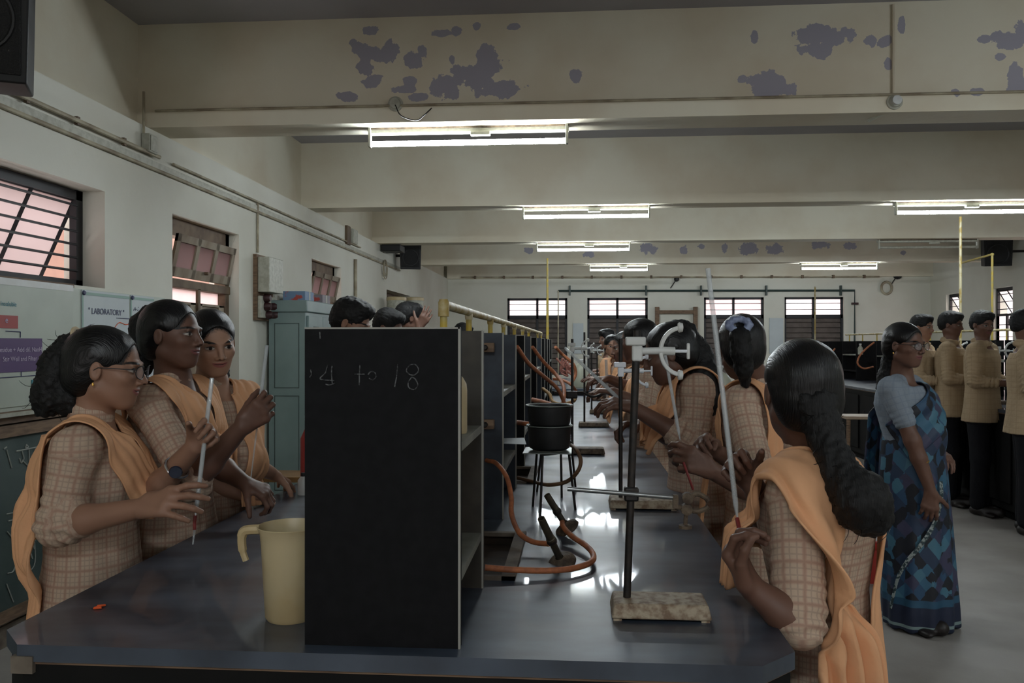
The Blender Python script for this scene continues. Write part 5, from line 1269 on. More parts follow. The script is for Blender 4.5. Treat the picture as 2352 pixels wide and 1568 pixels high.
def person(label, head, turn, pitch=0, roll=0, hs=1.0, skin=SK_A, body_turn=None, chest=None, sh_z=None, hip=None, sc=1.0, arms=(), fem=True, top=PLAID, bottom=CREAMT, hem=-.62, sleeve=None,
           hair='bun', hairpts=None, hairm=None, group=None, res=.0034, detail=True, dup=None, floor_feet=True, skirt=None, collar=True, wsh=1.0, shirtname='tunic', nostrands=False, tie=None, hairnoise=.004, lower=True, thick=1.0, feet=True, trousers='trousers', placket=True, neckr=.046, strands=0):
    c = np3(head); R, hy = head_frame(c, turn, pitch, roll); s = hs
    psi = (math.atan2(-c[1], -c[0]) + math.radians(body_turn)) if body_turn is not None else hy
    f2 = V3(math.cos(psi), math.sin(psi), 0); r2 = V3(math.sin(psi), -math.cos(psi), 0)
    neckb = c + R @ (V3(0, -.035, -.125) * s)
    foldk = (.4 if shirtname == 'blouse' else .62 if fem else 1.3)
    chest = np3(chest) if chest is not None else V3(neckb[0], neckb[1], 0) - f2 * .01
    zs = sh_z if sh_z is not None else c[2] - .19 * s
    hip = np3(hip) if hip is not None else chest.copy()
    zh = zs - .46 * sc; hs_ = hip
    root = thing('person', label, 'person', (float(hip[0]), float(hip[1]), 0), group)
    neckj = V3(chest[0], chest[1], zs + .01)
    F = Field(); T = add_head(F, c, R, s, fem, detail); F.cap(T(0, -.020, -.050), neckj + V3(0, 0, .02), neckr * s, neckr * 1.05 * s, .03); F.cap(neckj + V3(0, 0, .02), neckj - V3(0, 0, .06), .05, .085, .03)
    wf = wsh * sc
    def torso(g, lo, hi=1.0):
        Lr = []
        tab = ((-.95, .235, .175), (-.6, .205, .155), (-.25, .178, .130), (0., .162, .118), (.22, .140, .104), (.42, .130, .099), (.62, .142, .112), (.74, .150, .120), (.86, .150, .106), (.95, .138, .082), (1.03, .085, .060)) if fem else \
              ((-.95, .15, .13), (-.6, .17, .13), (-.3, .185, .135), (0., .170, .118), (.3, .158, .108), (.6, .170, .116), (.8, .182, .114), (.93, .165, .09), (1.03, .085, .062))
        for (t, rx, ry) in tab:
            if t < lo or t > hi: continue
            tt = min(max(t, 0), 1); ctr = hs_ * (1 - tt) + chest * tt
            Lr.append((zh + t * .46 * sc, ctr[0], ctr[1], rx * wf + g, ry * sc * thick + g))
        return Lr
    sh = {}
    for sd in (1, -1): sh[sd] = chest + r2 * sd * .150 * wf + V3(0, 0, zs - .035 * sc - chest[2])
    chest_z = V3(chest[0], chest[1], 0)
    # skin torso core (under the clothes)
    F.loft(torso(-.014, 0.5), psi, .02)
    C = Field(); C.loft(torso(.006, hem), psi, .02)
    for sd in (1, -1): C.cap(neckj + V3(0, 0, -.015) + r2 * sd * .03, sh[sd], .045 * sc, .052 * sc, .03)
    arm_axes = []
    for A in arms:
        sd = A['side']; S0 = np3(A['sh']) if 'sh' in A else sh[sd]
        E, W = np3(A['el']), np3(A['wr'])
        F.cap(S0, E, .043 * sc, .036 * sc, .02); m = E * .65 + W * .35
        F.cap(E, m, .037 * sc, .036 * sc, .02); F.cap(m, W, .036 * sc, .0245 * sc, .015)
        hd = A.get('hd'); hd = nrm(W - E) if hd is None else np3(hd)
        A['tips'] = add_hand(F, W, hd, A['n'], A.get('ts', 1), A.get('curl', RELAX), A.get('spread', 6), A.get('thumb', (.55, .75, .3)), A.get('tcurl', 15), A.get('s', .93) * sc ** .5, A.get('per'))
        sl = A.get('sleeve', sleeve if sleeve is not None else 1.25)    # 0..1 upper arm, 1..2 forearm
        if sl <= 1:
            e = S0 + (E - S0) * sl; C.cap(S0, e, .056 * sc, .051 * sc, .03); arm_axes.append((S0, e))
        else:
            e = E + (W - E) * (sl - 1); C.cap(S0, E, .056 * sc, .050 * sc, .03); C.cap(E, e, .050 * sc, (.050 if sl < 1.6 else .036) * sc, .02); arm_axes += [(S0, E), (E, e)]
            C.cap(e - nrm(e - E) * .012, e, (.053 if sl < 1.6 else .039) * sc, None, .004)
    if not fem and collar:
        up_ = nrm(T(0, -.02, -.05) - neckj)
        for sd in (1, -1): C.cap(neckj + up_ * .030 - f2 * .05 + r2 * sd * .03, neckj + up_ * .012 + f2 * .055 + r2 * sd * .035, .026, .016, .008, flat=(nrm(r2 * sd + up_ * .3), 1.8))
    if collar:
        nb = c * .18 + neckj * .82
        up = nrm(T(0, -.02, -.05) - neckj); C.cap(neckj - up * .005, neckj + up * .034, (neckr + .016) * sc, (neckr + .009) * s, .012)
        F_in = None
        if placket and fem: C.cap(neckj + f2 * .075 + V3(0, 0, .05), neckj + f2 * .125 + V3(0, 0, -.10), .020, .003, .008, op=-1)
    hcf = lambda P: (P - c) @ R / s
    def folds(P):
        o = .0030 * vnoise(P * V3(1, 1, .35), 9, 3) + .0018 * vnoise(P, 22, 5)
        for (a, b) in arm_axes:
            L_ = np.linalg.norm(b - a); t = ((P - a) @ (b - a)) / L_; rad = np.linalg.norm((P - a) - np.outer(t, (b - a) / L_), axis=1)
            m = np.exp(-np.maximum(rad - .065, 0) ** 2 / .0002) * (t > -.01) * (t < L_ + .03)
            env = np.exp(-((t - L_) / .07) ** 2) + .25
            o += foldk * m * env * .0040 * np.sin(t / .0235 * 2 * PI / 1.3 + 2.2 * vnoise(P, 8, 11) * 2)
        return o
    def plaid_uv(P):
        # cloth coordinates: along / around the nearest limb axis, else around the torso
        U = np.zeros_like(P); rel = P - V3(chest[0], chest[1], 0); u = rel @ r2; v = rel @ f2; ang = np.arctan2(u, v)
        U[:, 0] = ang * .14; U[:, 1] = P[:, 2]
        for (a, b) in arm_axes:
            L_ = np.linalg.norm(b - a); ax_ = (b - a) / L_; t = (P - a) @ ax_; q = (P - a) - np.outer(t, ax_); rad = np.linalg.norm(q, axis=1)
            m = (rad < .064 * sc) & (t > .02) & (t < L_ + .03)
            e1 = nrm(np.cross(ax_, f2 + .1)); e2 = np.cross(ax_, e1); an = np.arctan2(q @ e1, q @ e2); U[m, 0] = an[m] * .05; U[m, 1] = t[m]
        return U
    if F is not None:
        Vt, Q = F.mesh(res)
        if lower:
            # legs and feet, meshed coarser, hidden by cloth
            G = Field(); G.loft([(l[0], l[1], l[2], l[3], l[4]) for l in torso(-.02, -.1, .5)], psi, .02)
            for sd in (1, -1):
                hp = hs_ + r2 * sd * .085 * sc; hp = V3(hp[0], hp[1], zh - .03); kn = V3(hp[0], hp[1], zh * .52) + f2 * .02; an = V3(hp[0], hp[1], .07)
                G.cap(hp, kn, .075 * sc, .052 * sc, .02); G.cap(kn, an, .05 * sc, .034 * sc, .02); G.cap(an + V3(0, 0, -.02), an + f2 * .14 + V3(0, 0, -.048), .032, .022, .02)
            V2, Q2 = G.mesh(max(.009, res * 2.5)); Q = np.concatenate([Q, Q2 + len(Vt)]); Vt = np.concatenate([Vt, V2])
        body = to_object('body', Vt, Q, skin, root, hc=hcf)
    V_, Q_ = C.mesh(max(.006, res * 1.6)); cl = to_object(shirtname, V_, Q_, top, root, hc=plaid_uv, disp=folds)
    if lower:
        G = Field()
        if not fem: G.loft([(l[0], l[1], l[2], l[3] - .012, l[4] - .012) for l in torso(0, -.3, .05)] , psi, .03)
        for sd in (1, -1):
            hp = hs_ + r2 * sd * .085 * sc; hp = V3(hp[0], hp[1], zh - .09); kn = V3(hp[0], hp[1], zh * .52) + f2 * .02; an = V3(hp[0], hp[1], .10)
            G.cap(hp, kn, .083 * sc, .072 * sc, .03); G.cap(kn, an, .070 * sc, .060 * sc, .03)
        V_, Q_ = G.mesh(max(.010, res * 2)); trousers and to_object(trousers, V_, Q_, bottom, root, hc=plaid_uv, disp=lambda P: .003 * vnoise(P * V3(1, 1, .3), 8, 9))
        for sd in (1, -1):
            G = Field(); hp = hs_ + r2 * sd * .085 * sc; an = V3(hp[0], hp[1], .04)
            G.cap(an - f2 * .03, an + f2 * .16 * sc, .037, .036, .02); G.ell(an + f2 * .07 + V3(0, 0, -.02), V3(.045, .12, .022), None, .02)
            V_, Q_ = G.mesh(.01); V_[:, 2] = np.maximum(V_[:, 2], .001); to_object('shoe', V_, Q_, shoe_m, root, hc=hcf)
    # hair
    H = Field(); Th = lambda x, y, z: c + R @ (V3(x, y, z) * s)
    hE = lambda p, r, k=.012, op=1: H.ell(Th(*p), V3(*r) * s, R, k * s, op)
    if fem:
        hE((0, -.017, .036), (.0785, .0975, .082)); hE((0, -.05, -.02), (.072, .062, .07), .03)
        hE((0, .083, -.030), (.068, .064, .104), .008, -1)
        for q in (1, -1): hE((q * .086, .012, -.014), (.024, .022, .032), .01, -1); hE((q * .06, .06, -.055), (.05, .05, .06), .01, -1)
        hE((0, -.02, -.125), (.09, .09, .05), .01, -1)
    else:
        hE((0, -.014, .042), (.0815, .100, .086)); hE((0, .050, .088), (.060, .042, .030), .03); hE((0, -.055, -.005), (.066, .05, .06), .03)
        hE((0, .085, -.022), (.064, .056, .078), .008, -1)
        for q in (1, -1): hE((q * .088, .008, -.018), (.026, .024, .038), .008, -1); hE((q * .07, .05, -.065), (.05, .06, .06), .01, -1)
        hE((0, -.03, -.115), (.09, .09, .06), .02, -1)
    V_, Q_ = H.mesh(max(.0042, res * 1.3)); hm = hairm or HAIR
    hz = to_object('hair', V_, Q_, hm, root, hc=hcf, disp=lambda P: (.0012 if fem else .0045) * vnoise(P, 30 if fem else 55, 2))
    if hairpts:
        H = Field()
        for chain_ in hairpts:
            pts = [np3(p) for p, r in chain_]; H.chain(pts, [r for p, r in chain_], .02)
        V_, Q_ = H.mesh(max(.005, res * 1.3)); to_object('ponytail', V_, Q_, HAIRM, hz, hc=hcf, disp=lambda P: hairnoise * (vnoise(P * V3(1, 1, .4), 26, 4) + .8 * vnoise(P, 55, 6)))
        if strands:
            rr = random.Random(hash(label) % 1000 if False else 5); mb = MB(); ch = hairpts[0]
            for i in range(strands):
                k = rr.randrange(len(ch) - 1); p, r = ch[k]; p = Vector(p) + Vector([rr.gauss(0, 1) for _ in range(3)]).normalized() * r * rr.uniform(.7, 1.1)
                pts = [p]; v = Vector((rr.uniform(-1, 1), rr.uniform(-1, 1), rr.uniform(-1.5, .3))).normalized() * .007; axs = Vector([rr.gauss(0, 1) for _ in range(3)]).normalized()
                for j in range(7): v = Matrix.Rotation(rr.uniform(.1, .5), 3, axs) @ v; pts.append(pts[-1] + v)
                mb.tube(pts, [.0007] * 5 + [.0006] * 2 + [.0003], 4)
            mb.build('curls', hm, hz)
    return dict(root=root, c=c, R=R, T=T, hair=hz, f=f2, r=r2, cloth=C, chest=chest, zs=zs, zh=zh, neck=neckj, sh=sh, sc=sc, hs=s, hip=hip, arms=arms)
def dupatta(P, paths, width=.13, na=46, nw=16, name='dupatta', m=ORANGE, pleats=4, thick=.004, off=.011, group=None, depth=.006, pull=.05, gather=None):
    # cloth bands laid over the dressed figure; path points in the figure's frame (right, forward, height)
    C = P['cloth']; O = V3(P['chest'][0], P['chest'][1], 0); out = []
    for path in paths:
        pts = []; ws = []
        for q in path: pts.append(O + P['r'] * q[0] + P['f'] * q[1] + V3(0, 0, q[2])); ws.append(q[3] if len(q) > 3 else width)
        k = len(pts); cen = smooth_path([Vector(p) for p in pts], 10); cen = np.array([tuple(p) for p in cen]); tt = np.linspace(0, k - 1, len(cen)); wv = np.interp(tt, range(k), ws)
        tan = np.gradient(cen, axis=0); tan /= np.linalg.norm(tan, axis=1, keepdims=True) + 1e-9
        g = C.grad(cen); 
        for _ in range(3): g[1:-1] = (g[:-2] + g[1:-1] * 2 + g[2:]) / 4
        sdv = np.cross(tan, g); sdv /= np.linalg.norm(sdv, axis=1, keepdims=True) + 1e-9
        for i in range(1, len(sdv)):
            if sdv[i] @ sdv[i - 1] < 0: sdv[i] *= -1
        for _ in range(6): sdv[1:-1] = (sdv[:-2] + sdv[1:-1] + sdv[2:]) / 3
        sdv /= np.linalg.norm(sdv, axis=1, keepdims=True) + 1e-9
        w_ = np.linspace(-.5, .5, nw); X = cen[:, None, :] + sdv[:, None, :] * (w_[None, :, None] * wv[:, None, None]); sh_ = X.shape; X = X.reshape(-1, 3)
        W_ = np.tile(w_, len(cen)); S_ = np.repeat(np.arange(len(cen)) / 10, nw)
        target = off + depth * (.5 + .5 * np.sin(W_ * 2 * PI * pleats + .6 * np.sin(S_ * 1.1))) 
        for _ in range(6):
            dd = C.at(X); G = C.grad(X); mv = target - dd; mv = np.where(dd > target, np.where(dd < pull, mv * .6, 0), mv); X = X + G * mv[:, None]
        X += (G * (0) ) + sdv.repeat(nw, 0) * 0
        far = (C.at(X) > pull)[:, None]; nn = G; X = X + nn * far * (depth * 1.6 * np.sin(W_ * 2 * PI * pleats))[:, None]
        n1, n2 = len(cen), nw; fs = [(i * n2 + j, i * n2 + j + 1, (i + 1) * n2 + j + 1, (i + 1) * n2 + j) for i in range(n1 - 1) for j in range(n2 - 1)]
        out.append((X, fs))
    mb = MB()
    for X, fs in out: mb.add([tuple(x) for x in X], fs)
    o = mb.build(name, m, P['root'], smooth=False); o.data.polygons.foreach_set('use_smooth', [True] * len(o.data.polygons))
    sm = o.modifiers.new('sm', 'SUBSURF'); sm.levels = 1; sm.render_levels = 1
    so = o.modifiers.new('so', 'SOLIDIFY'); so.thickness = thick; so.offset = 0
    return o
# ------------------------------------------------ the people
def A_(px, py, d): return np3(at(px, py, d))
def glasses(P, m, rr=.021, name='glasses'):
    T = P['T']; mb = MB(); s = P['hs']
    for q in (1, -1):
        ring = [Vector(T(q * .033 + rr * 1.08 * math.cos(a), .104 - .010 * abs(math.cos(a)) * (1 if math.cos(a) * q > 0 else .2), .001 + rr * .86 * math.sin(a))) for a in [2 * PI * k / 28 for k in range(28)]]
        mb.tube(ring, .0014 * s, 6, closed=True)
        mb.tube([Vector(T(q * .055, .097, .008)), Vector(T(q * .072, .06, .008)), Vector(T(q * .077, .005, .006)), Vector(T(q * .075, -.012, -.006))], .0013 * s, 6)
    mb.tube(smooth_path([Vector(T(-.012, .104, .004)), Vector(T(0, .107, .007)), Vector(T(.012, .104, .004))], 4), .0014 * s, 6)
    o = mb.build(name, m, P['root'])
    for q in (1, -1):
        g = MB(); vs = [Vector(T(q * .033, .103, .001))] + [Vector(T(q * .033 + rr * 1.04 * math.cos(a), .1035 - .010 * abs(math.cos(a)) * (1 if math.cos(a) * q > 0 else .2), .001 + rr * .83 * math.sin(a))) for a in [2 * PI * k / 24 for k in range(24)]]
        g.add(vs, [(0, 1 + k, 1 + (k + 1) % 24) for k in range(24)]); g.build('lens', lens_m, o, smooth=False)
def ring_on(P, c, ax, r, t, m, name, par=None, n=24):
    q = Vector(ax).normalized(); u = q.orthogonal().normalized(); v = q.cross(u); c = Vector(c)
    return MB().tube([c + (u * math.cos(a) + v * math.sin(a)) * r for a in [2 * PI * k / n for k in range(n)]], t, 8, closed=True).build(name, m, P['root'])
def earring(P, q, m=gold_m): MB().lathe([(0, -.006), (.003, -.004), (.0035, 0), (.002, .004), (0, .005)], Vector(P['T'](q * .080, -.002, -.038)), 10).build('earring', m, P['root'])
GV = 'girls in beige plaid tunics at the near bench'
# --- left girls
g1 = person('leftmost person, in glasses and curly ponytail, holding a burette over the bench', at(243, 847, 2.16), 72, 6, 0, .96, SK_A, 78, chest=at(208, 1050, 2.17), sh_z=1.172, hip=at(214, 1200, 2.2), sc=.95, thick=1.12,
            arms=[dict(side=1, el=A_(132, 1206, 2.00), wr=A_(326, 1166, 1.96), n=V3(-.1, .75, -.65), hd=A_(400, 1146, 1.93) - A_(326, 1166, 1.96), ts=1, per=[(14, 22, 14), (22, 22, 14), (28, 24, 14), (34, 14, 8)], spread=9, thumb=(.6, .5, .6), sleeve=1.16, s=.98),
                  dict(side=-1, el=A_(338, 1150, 2.2), wr=A_(446, 1026, 2.12), n=V3(.45, -.9, .1), hd=A_(486, 985, 2.10) - A_(446, 1026, 2.12), ts=-1, per=[(40, 70, 40), (50, 75, 40), (55, 80, 40), (60, 80, 40)], thumb=(.75, .55, .45), sleeve=.95, s=.86)],
            hairpts=[[(A_(192, 775, 2.16), .020), (A_(172, 778, 2.16), .018), (A_(152, 800, 2.16), .032), (A_(134, 838, 2.16), .043), (A_(130, 880, 2.16), .047), (A_(120, 912, 2.16), .046), (A_(104, 934, 2.16), .026)], [(A_(145, 880, 2.16), .04), (A_(165, 920, 2.15), .036), (A_(172, 940, 2.15), .018)]],
            hairnoise=.007, strands=70, group=GV, res=.0027)
glasses(g1, black_pl); earring(g1, 1)
ring_on(g1, at(176, 771, 2.16), np3(at(190, 771, 2.16) - at(168, 775, 2.16)), .019, .006, tie_m, 'hair_tie')
z = g1['zs']
dupatta(g1, [[(.08, -.13, .45, .07), (.09, -.135, z - .40, .09), (.095, -.13, z - .06, .13), (.085, -.03, z + .02, .12), (.075, .08, z - .05, .12), (.035, .14, z - .15, .11), (.0, .16, z - .20, .09)],
             [(-.10, -.16, z - .30, .12), (-.095, -.13, z - .05, .13), (-.085, -.03, z + .02, .12), (-.075, .08, z - .05, .12), (-.03, .14, z - .15, .11), (.01, .165, z - .205, .09)]], off=.010)
w = A_(406, 1074, 2.14); ax = nrm(A_(446, 1026, 2.12) - A_(338, 1150, 2.2))
wt = ring_on(g1, w, ax, .031, .004, silver_m, 'wristwatch')
MB().lathe([(0, .006), (.015, .006), (.017, .002), (.015, -.002)], Vector(w) + Vector((.012, -.030, -.006)), 20, axis=(.35, -.9, -.2)).build('watch_face', watch_m, wt)
g2 = person('person with high ponytail, second from the left, raising a fist with a thin tube', at(396, 770, 2.42), 56, 0, 0, .90, SK_B, 62, chest=at(398, 950, 2.46), sh_z=1.262, hip=at(400, 1100, 2.5), sc=.93, thick=1.05,
            arms=[dict(side=1, el=A_(442, 1108, 2.24), wr=A_(556, 980, 2.22), n=V3(-.2, .95, .2), hd=A_(590, 952, 2.22) - A_(556, 980, 2.22), ts=1, per=[(30, 70, 40), (42, 75, 45), (48, 78, 45), (54, 80, 45)], thumb=(.8, .4, .5), sleeve=1.02, s=.90),
                  dict(side=-1, el=A_(490, 1060, 2.52), wr=A_(560, 1108, 2.46), n=V3(-.2, .3, -.9), hd=A_(592, 1122, 2.46) - A_(560, 1108, 2.46), ts=-1, curl=(40, 55, 30), sleeve=.95, s=.9)],
            hairpts=[[(A_(345, 715, 2.46), .022), (A_(328, 745, 2.48), .034), (A_(325, 790, 2.48), .036), (A_(330, 830, 2.48), .028), (A_(335, 850, 2.48), .014)]], group=GV, res=.003)
z = g2['zs']
dupatta(g2, [[(.11, -.18, z - .45, .10), (.095, -.13, z - .08, .13), (.085, -.03, z + .02, .13), (.075, .08, z - .05, .14), (.035, .14, z - .16, .13), (-.03, .15, z - .26, .11)],
             [(-.10, -.13, z - .10, .12), (-.085, -.03, z + .02, .11), (-.075, .08, z - .05, .11), (-.045, .13, z - .16, .10), (-.02, .15, z - .26, .08)]], off=.010)
g3 = person('person with centre parted hair looking down, third from the left', at(487, 788, 2.66), 18, 14, -5, .93, SK_C, 30, chest=at(486, 960, 2.72), sh_z=1.235, hip=at(482, 1100, 2.74), sc=.93, wsh=.86,
            arms=[dict(side=-1, el=A_(560, 1058, 2.66), wr=A_(622, 1086, 2.86), n=V3(-.25, .2, -.95), hd=A_(652, 1102, 2.93) - A_(622, 1086, 2.86), ts=-1, curl=(14, 22, 14), spread=5, thumb=(.4, .8, .25), sleeve=1.22, s=.95),
                  dict(side=1, el=A_(440, 1090, 2.66), wr=A_(560, 1136, 2.68), n=V3(0, 0, -1), hd=A_(600, 1142, 2.72) - A_(560, 1136, 2.68), ts=1, curl=(20, 25, 15), sleeve=1.1, s=.9)],
            hairpts=[[(A_(492, 730, 2.76), .03), (A_(500, 800, 2.8), .035), (A_(505, 860, 2.8), .03)]], group=GV, res=.003)
z = g3['zs']
dupatta(g3, [[(.095, -.10, z - .12, .12), (.085, -.02, z + .02, .11), (.075, .08, z - .05, .11), (.04, .13, z - .18, .10), (.02, .15, z - .26, .08)],
             [(-.10, -.12, z - .12, .12), (-.09, -.02, z + .02, .11), (-.085, .08, z - .05, .12), (-.075, .13, z - .18, .12), (-.065, .15, z - .36, .11)]], off=.010)
# --- right girls
r1 = person('nearest person on the right, braided hair, back to camera, gripping a long glass tube', at(1838, 900, 1.76), -160, 0, 0, .97, SK_B, -104, chest=at(1868, 1150, 1.78), sh_z=1.130, hip=at(1888, 1400, 1.84), sc=.96, neckr=.049, thick=1.0,
            arms=[dict(side=-1, el=A_(1836, 1432, 1.56), wr=A_(1728, 1352, 1.57), n=V3(.75, -.45, .2), hd=A_(1696, 1290, 1.58) - A_(1728, 1352, 1.57), ts=-1, per=[(50, 45, 25), (55, 50, 25), (60, 50, 25), (60, 50, 30)], thumb=(.8, .35, .45), tcurl=22, sleeve=1.0, s=.98),
                  dict(side=1, el=A_(1782, 1232, 1.86), wr=A_(1728, 1108, 1.86), n=V3(-.25, -.97, .0), hd=A_(1688, 1062, 1.84) - A_(1728, 1108, 1.86), ts=1, per=[(45, 78, 50), (50, 80, 50), (54, 80, 50), (58, 80, 50)], thumb=(.72, .55, .45), tcurl=5, sleeve=.9, s=.92)],
            hairpts=[[(A_(1872, 930, 1.68), .046), (A_(1890, 985, 1.66), .033), (A_(1902, 1020, 1.64), .028), (A_(1918, 1055, 1.62), .030), (A_(1934, 1090, 1.60), .029), (A_(1956, 1122, 1.59), .040), (A_(1978, 1150, 1.58), .052), (A_(1994, 1180, 1.58), .042), (A_(2008, 1200, 1.58), .02)]],
            hairnoise=.005, strands=70, group=GV, res=.0027)
z = r1['zs']
dupatta(r1, [[(-.11, -.115, .22, .15), (-.115, -.11, .55, .15), (-.125, -.105, z - .38, .15), (-.15, -.08, z - .22, .17), (-.165, -.045, z - .09, .21), (-.135, .0, z + .01, .20), (-.105, .075, z - .0, .15), (-.115, .125, z - .09, .08), (-.125, .14, z - .24, .06)]], off=.012, pleats=4, depth=.018)
dupatta(r1, [[(.0, -.125, .28, .07), (.01, -.125, .6, .07), (.05, -.12, z - .25, .09), (.085, -.11, z - .05, .10), (.085, -.02, z + .02, .10), (.08, .08, z - .05, .10), (.06, .13, z - .2, .10)]], off=.012, pleats=2, depth=.008)
r2 = person('person with pale blue scrunchie, seen from behind, pinching a glass tip', at(1702, 798, 2.6), -168, 4, 0, .90, SK_B, -112, chest=at(1740, 960, 2.64), sh_z=1.248, hip=at(1752, 1150, 2.68), sc=.93,
            arms=[dict(side=-1, el=A_(1752, 1136, 2.36), wr=A_(1632, 1080, 2.26), n=V3(.25, .8, -.5), hd=A_(1590, 1056, 2.24) - A_(1632, 1080, 2.26), ts=-1, per=[(35, 40, 25), (45, 55, 30), (55, 65, 35), (60, 70, 40)], thumb=(.8, .25, .5), sleeve=1.02, s=.95),
                  dict(side=1, el=A_(1750, 1100, 2.62), wr=A_(1640, 1034, 2.42), n=V3(.1, -.8, -.5), hd=A_(1596, 1008, 2.36) - A_(1640, 1034, 2.42), ts=1, per=[(35, 40, 25), (50, 60, 30), (60, 65, 35), (60, 70, 40)], thumb=(.8, .25, .5), sleeve=1.0, s=.95)],
            hairpts=[[(A_(1697, 752, 2.50), .024), (A_(1700, 775, 2.47), .026), (A_(1704, 810, 2.47), .030), (A_(1708, 845, 2.48), .026), (A_(1712, 880, 2.5), .014)]], group=GV, res=.003)
H = Field(); cS = A_(1697, 745, 2.475)
for k in range(9): a = 2 * PI * k / 9; H.ell(cS + V3(.030 * math.cos(a), -.004, .017 * math.sin(a) - .001), V3(.013, .011, .011), None, .004)
V_, Q_ = H.mesh(.003); to_object('scrunchie', V_, Q_, scr_m, r2['root'], disp=lambda P: .0015 * vnoise(P, 80, 2))
z = r2['zs']
dupatta(r2, [[(-.08, -.14, z - .35, .10), (-.09, -.10, z - .06, .11), (-.085, -.02, z + .02, .10), (-.085, .08, z - .05, .10), (-.09, .13, z - .25, .09), (-.10, .16, z - .5, .08)],
             [(.09, -.12, z - .2, .11), (.085, -.02, z + .02, .10), (.08, .08, z - .05, .10), (.06, .13, z - .25, .09)]], off=.010)
r3 = person('person with long loose black hair bending over behind the large white clamp', at(1538, 812, 2.95), -88, 18, 0, .95, SK_B, -85, chest=at(1592, 940, 3.0), sh_z=1.272, hip=at(1604, 1150, 3.05), sc=.95,
            arms=[dict(side=-1, el=A_(1594, 1018, 2.84), wr=A_(1458, 938, 2.84), n=V3(-.1, .35, -.95), hd=A_(1410, 925, 2.84) - A_(1458, 938, 2.84), ts=-1, curl=(30, 40, 25), sleeve=1.28, s=.95),
                  dict(side=1, el=A_(1560, 1010, 3.2), wr=A_(1475, 975, 3.1), n=V3(0, -.2, -.95), hd=A_(1436, 975, 3.08) - A_(1475, 975, 3.1), ts=1, curl=(40, 50, 30), sleeve=1.1, s=.95)],
            hairpts=[[(A_(1562, 775, 2.97), .066), (A_(1600, 820, 2.96), .056), (A_(1620, 865, 2.91), .048), (A_(1630, 910, 2.88), .036), (A_(1634, 945, 2.88), .018)]], group=GV, res=.0034)
z = r3['zs']
dupatta(r3, [[(-.10, -.17, .40, .09), (-.10, -.16, z - .35, .10), (-.095, -.11, z - .06, .11), (-.085, -.02, z + .02, .11), (-.08, .09, z - .06, .13), (-.05, .15, z - .16, .14), (.0, .17, z - .24, .12)],
             [(.095, -.10, z - .10, .11), (.085, -.02, z + .02, .11), (.08, .09, z - .05, .14), (.05, .16, z - .15, .14), (.02, .18, z - .24, .12)]], off=.012, depth=.012)
ring_on(r3, A_(1482, 972, 3.08), V3(1, .2, .1), .03, .004, silver_m, 'bracelet')
r4 = person('person with hair in a bun, half hidden by the black rods', at(1466, 782, 4.2), -105, 8, 0, .95, SK_B, -95, chest=at(1496, 900, 4.25), sh_z=1.25, hip=at(1504, 1100, 4.3), sc=.95,
            arms=[dict(side=-1, el=A_(1485, 935, 4.05), wr=A_(1408, 900, 4.05), n=V3(0, 0, -1), hd=V3(-1, 0, .1), ts=-1, curl=(30, 40, 25), sleeve=1.2), dict(side=1, el=A_(1470, 900, 4.4), wr=A_(1400, 870, 4.4), n=V3(0, 0, -1), hd=V3(-1, 0, 0), ts=1, curl=(30, 40, 25), sleeve=1.2)],
            hairpts=[[(A_(1486, 764, 4.2), .035), (A_(1492, 770, 4.2), .035)]], group=GV, res=.006)
z = r4['zs']; DUP_FAR = lambda z: [[(-.10, -.15, z - .4, .10), (-.095, -.11, z - .06, .11), (-.085, -.02, z + .02, .11), (-.08, .09, z - .06, .13), (-.04, .15, z - .2, .13), (.0, .16, z - .32, .11)], [(.095, -.10, z - .10, .11), (.085, -.02, z + .02, .11), (.08, .09, z - .05, .13), (.04, .15, z - .18, .13), (.0, .165, z - .30, .11)]]
dupatta(r4, DUP_FAR(z), off=.012, nw=10)
r5 = person('person in orange scarf glancing towards the camera near the end of the bench', at(1406, 795, 6.6), 10, 4, 0, .80, SK_A, -40, chest=at(1424, 860, 6.65), sh_z=1.24, hip=at(1440, 1000, 6.7), sc=.92,
            arms=[dict(side=1, el=A_(1400, 905, 6.55), wr=A_(1380, 900, 6.3), n=V3(0, 0, -1), ts=1, curl=(30, 40, 25), sleeve=1.2), dict(side=-1, el=A_(1450, 890, 6.55), wr=A_(1400, 885, 6.3), n=V3(0, 0, -1), ts=-1, curl=(30, 40, 25), sleeve=1.2)],
            group=GV, res=.006)
dupatta(r5, DUP_FAR(r5['zs']), off=.012, nw=10)
r6 = person('person with short dark hair and a beige shirt seen farthest along the near bench', at(1394, 780, 8.95), -60, 6, 0, .95, SK_B, -60, chest=at(1400, 900, 9.0), sh_z=1.27, hip=at(1404, 900, 9.0), sc=.95, fem=False, top=SHIRT, bottom=NAVY, hem=-.3,
            arms=[dict(side=1, el=A_(1400, 850, 9.15), wr=A_(1375, 850, 9.0), n=V3(0, 0, -1), ts=1, sleeve=1.7), dict(side=-1, el=A_(1405, 860, 8.8), wr=A_(1378, 858, 8.75), n=V3(0, 0, -1), ts=-1, sleeve=1.7)], res=.008, shirtname='shirt', detail=False, collar=False)
r7 = person('person with short wavy dark hair between the black rods, facing the bench', at(1436, 798, 5.3), -70, 10, 0, .92, SK_B, -80, chest=at(1452, 900, 5.35), sh_z=1.22, hip=at(1462, 900, 5.4), sc=.92,
            arms=[dict(side=-1, el=A_(1440, 900, 5.2), wr=A_(1390, 880, 5.2), n=V3(0, 0, -1), ts=-1, sleeve=1.2), dict(side=1, el=A_(1430, 890, 5.5), wr=A_(1385, 875, 5.5), n=V3(0, 0, -1), ts=1, sleeve=1.2)], group=GV, res=.006)
dupatta(r7, DUP_FAR(r7['zs']), off=.012, nw=10)
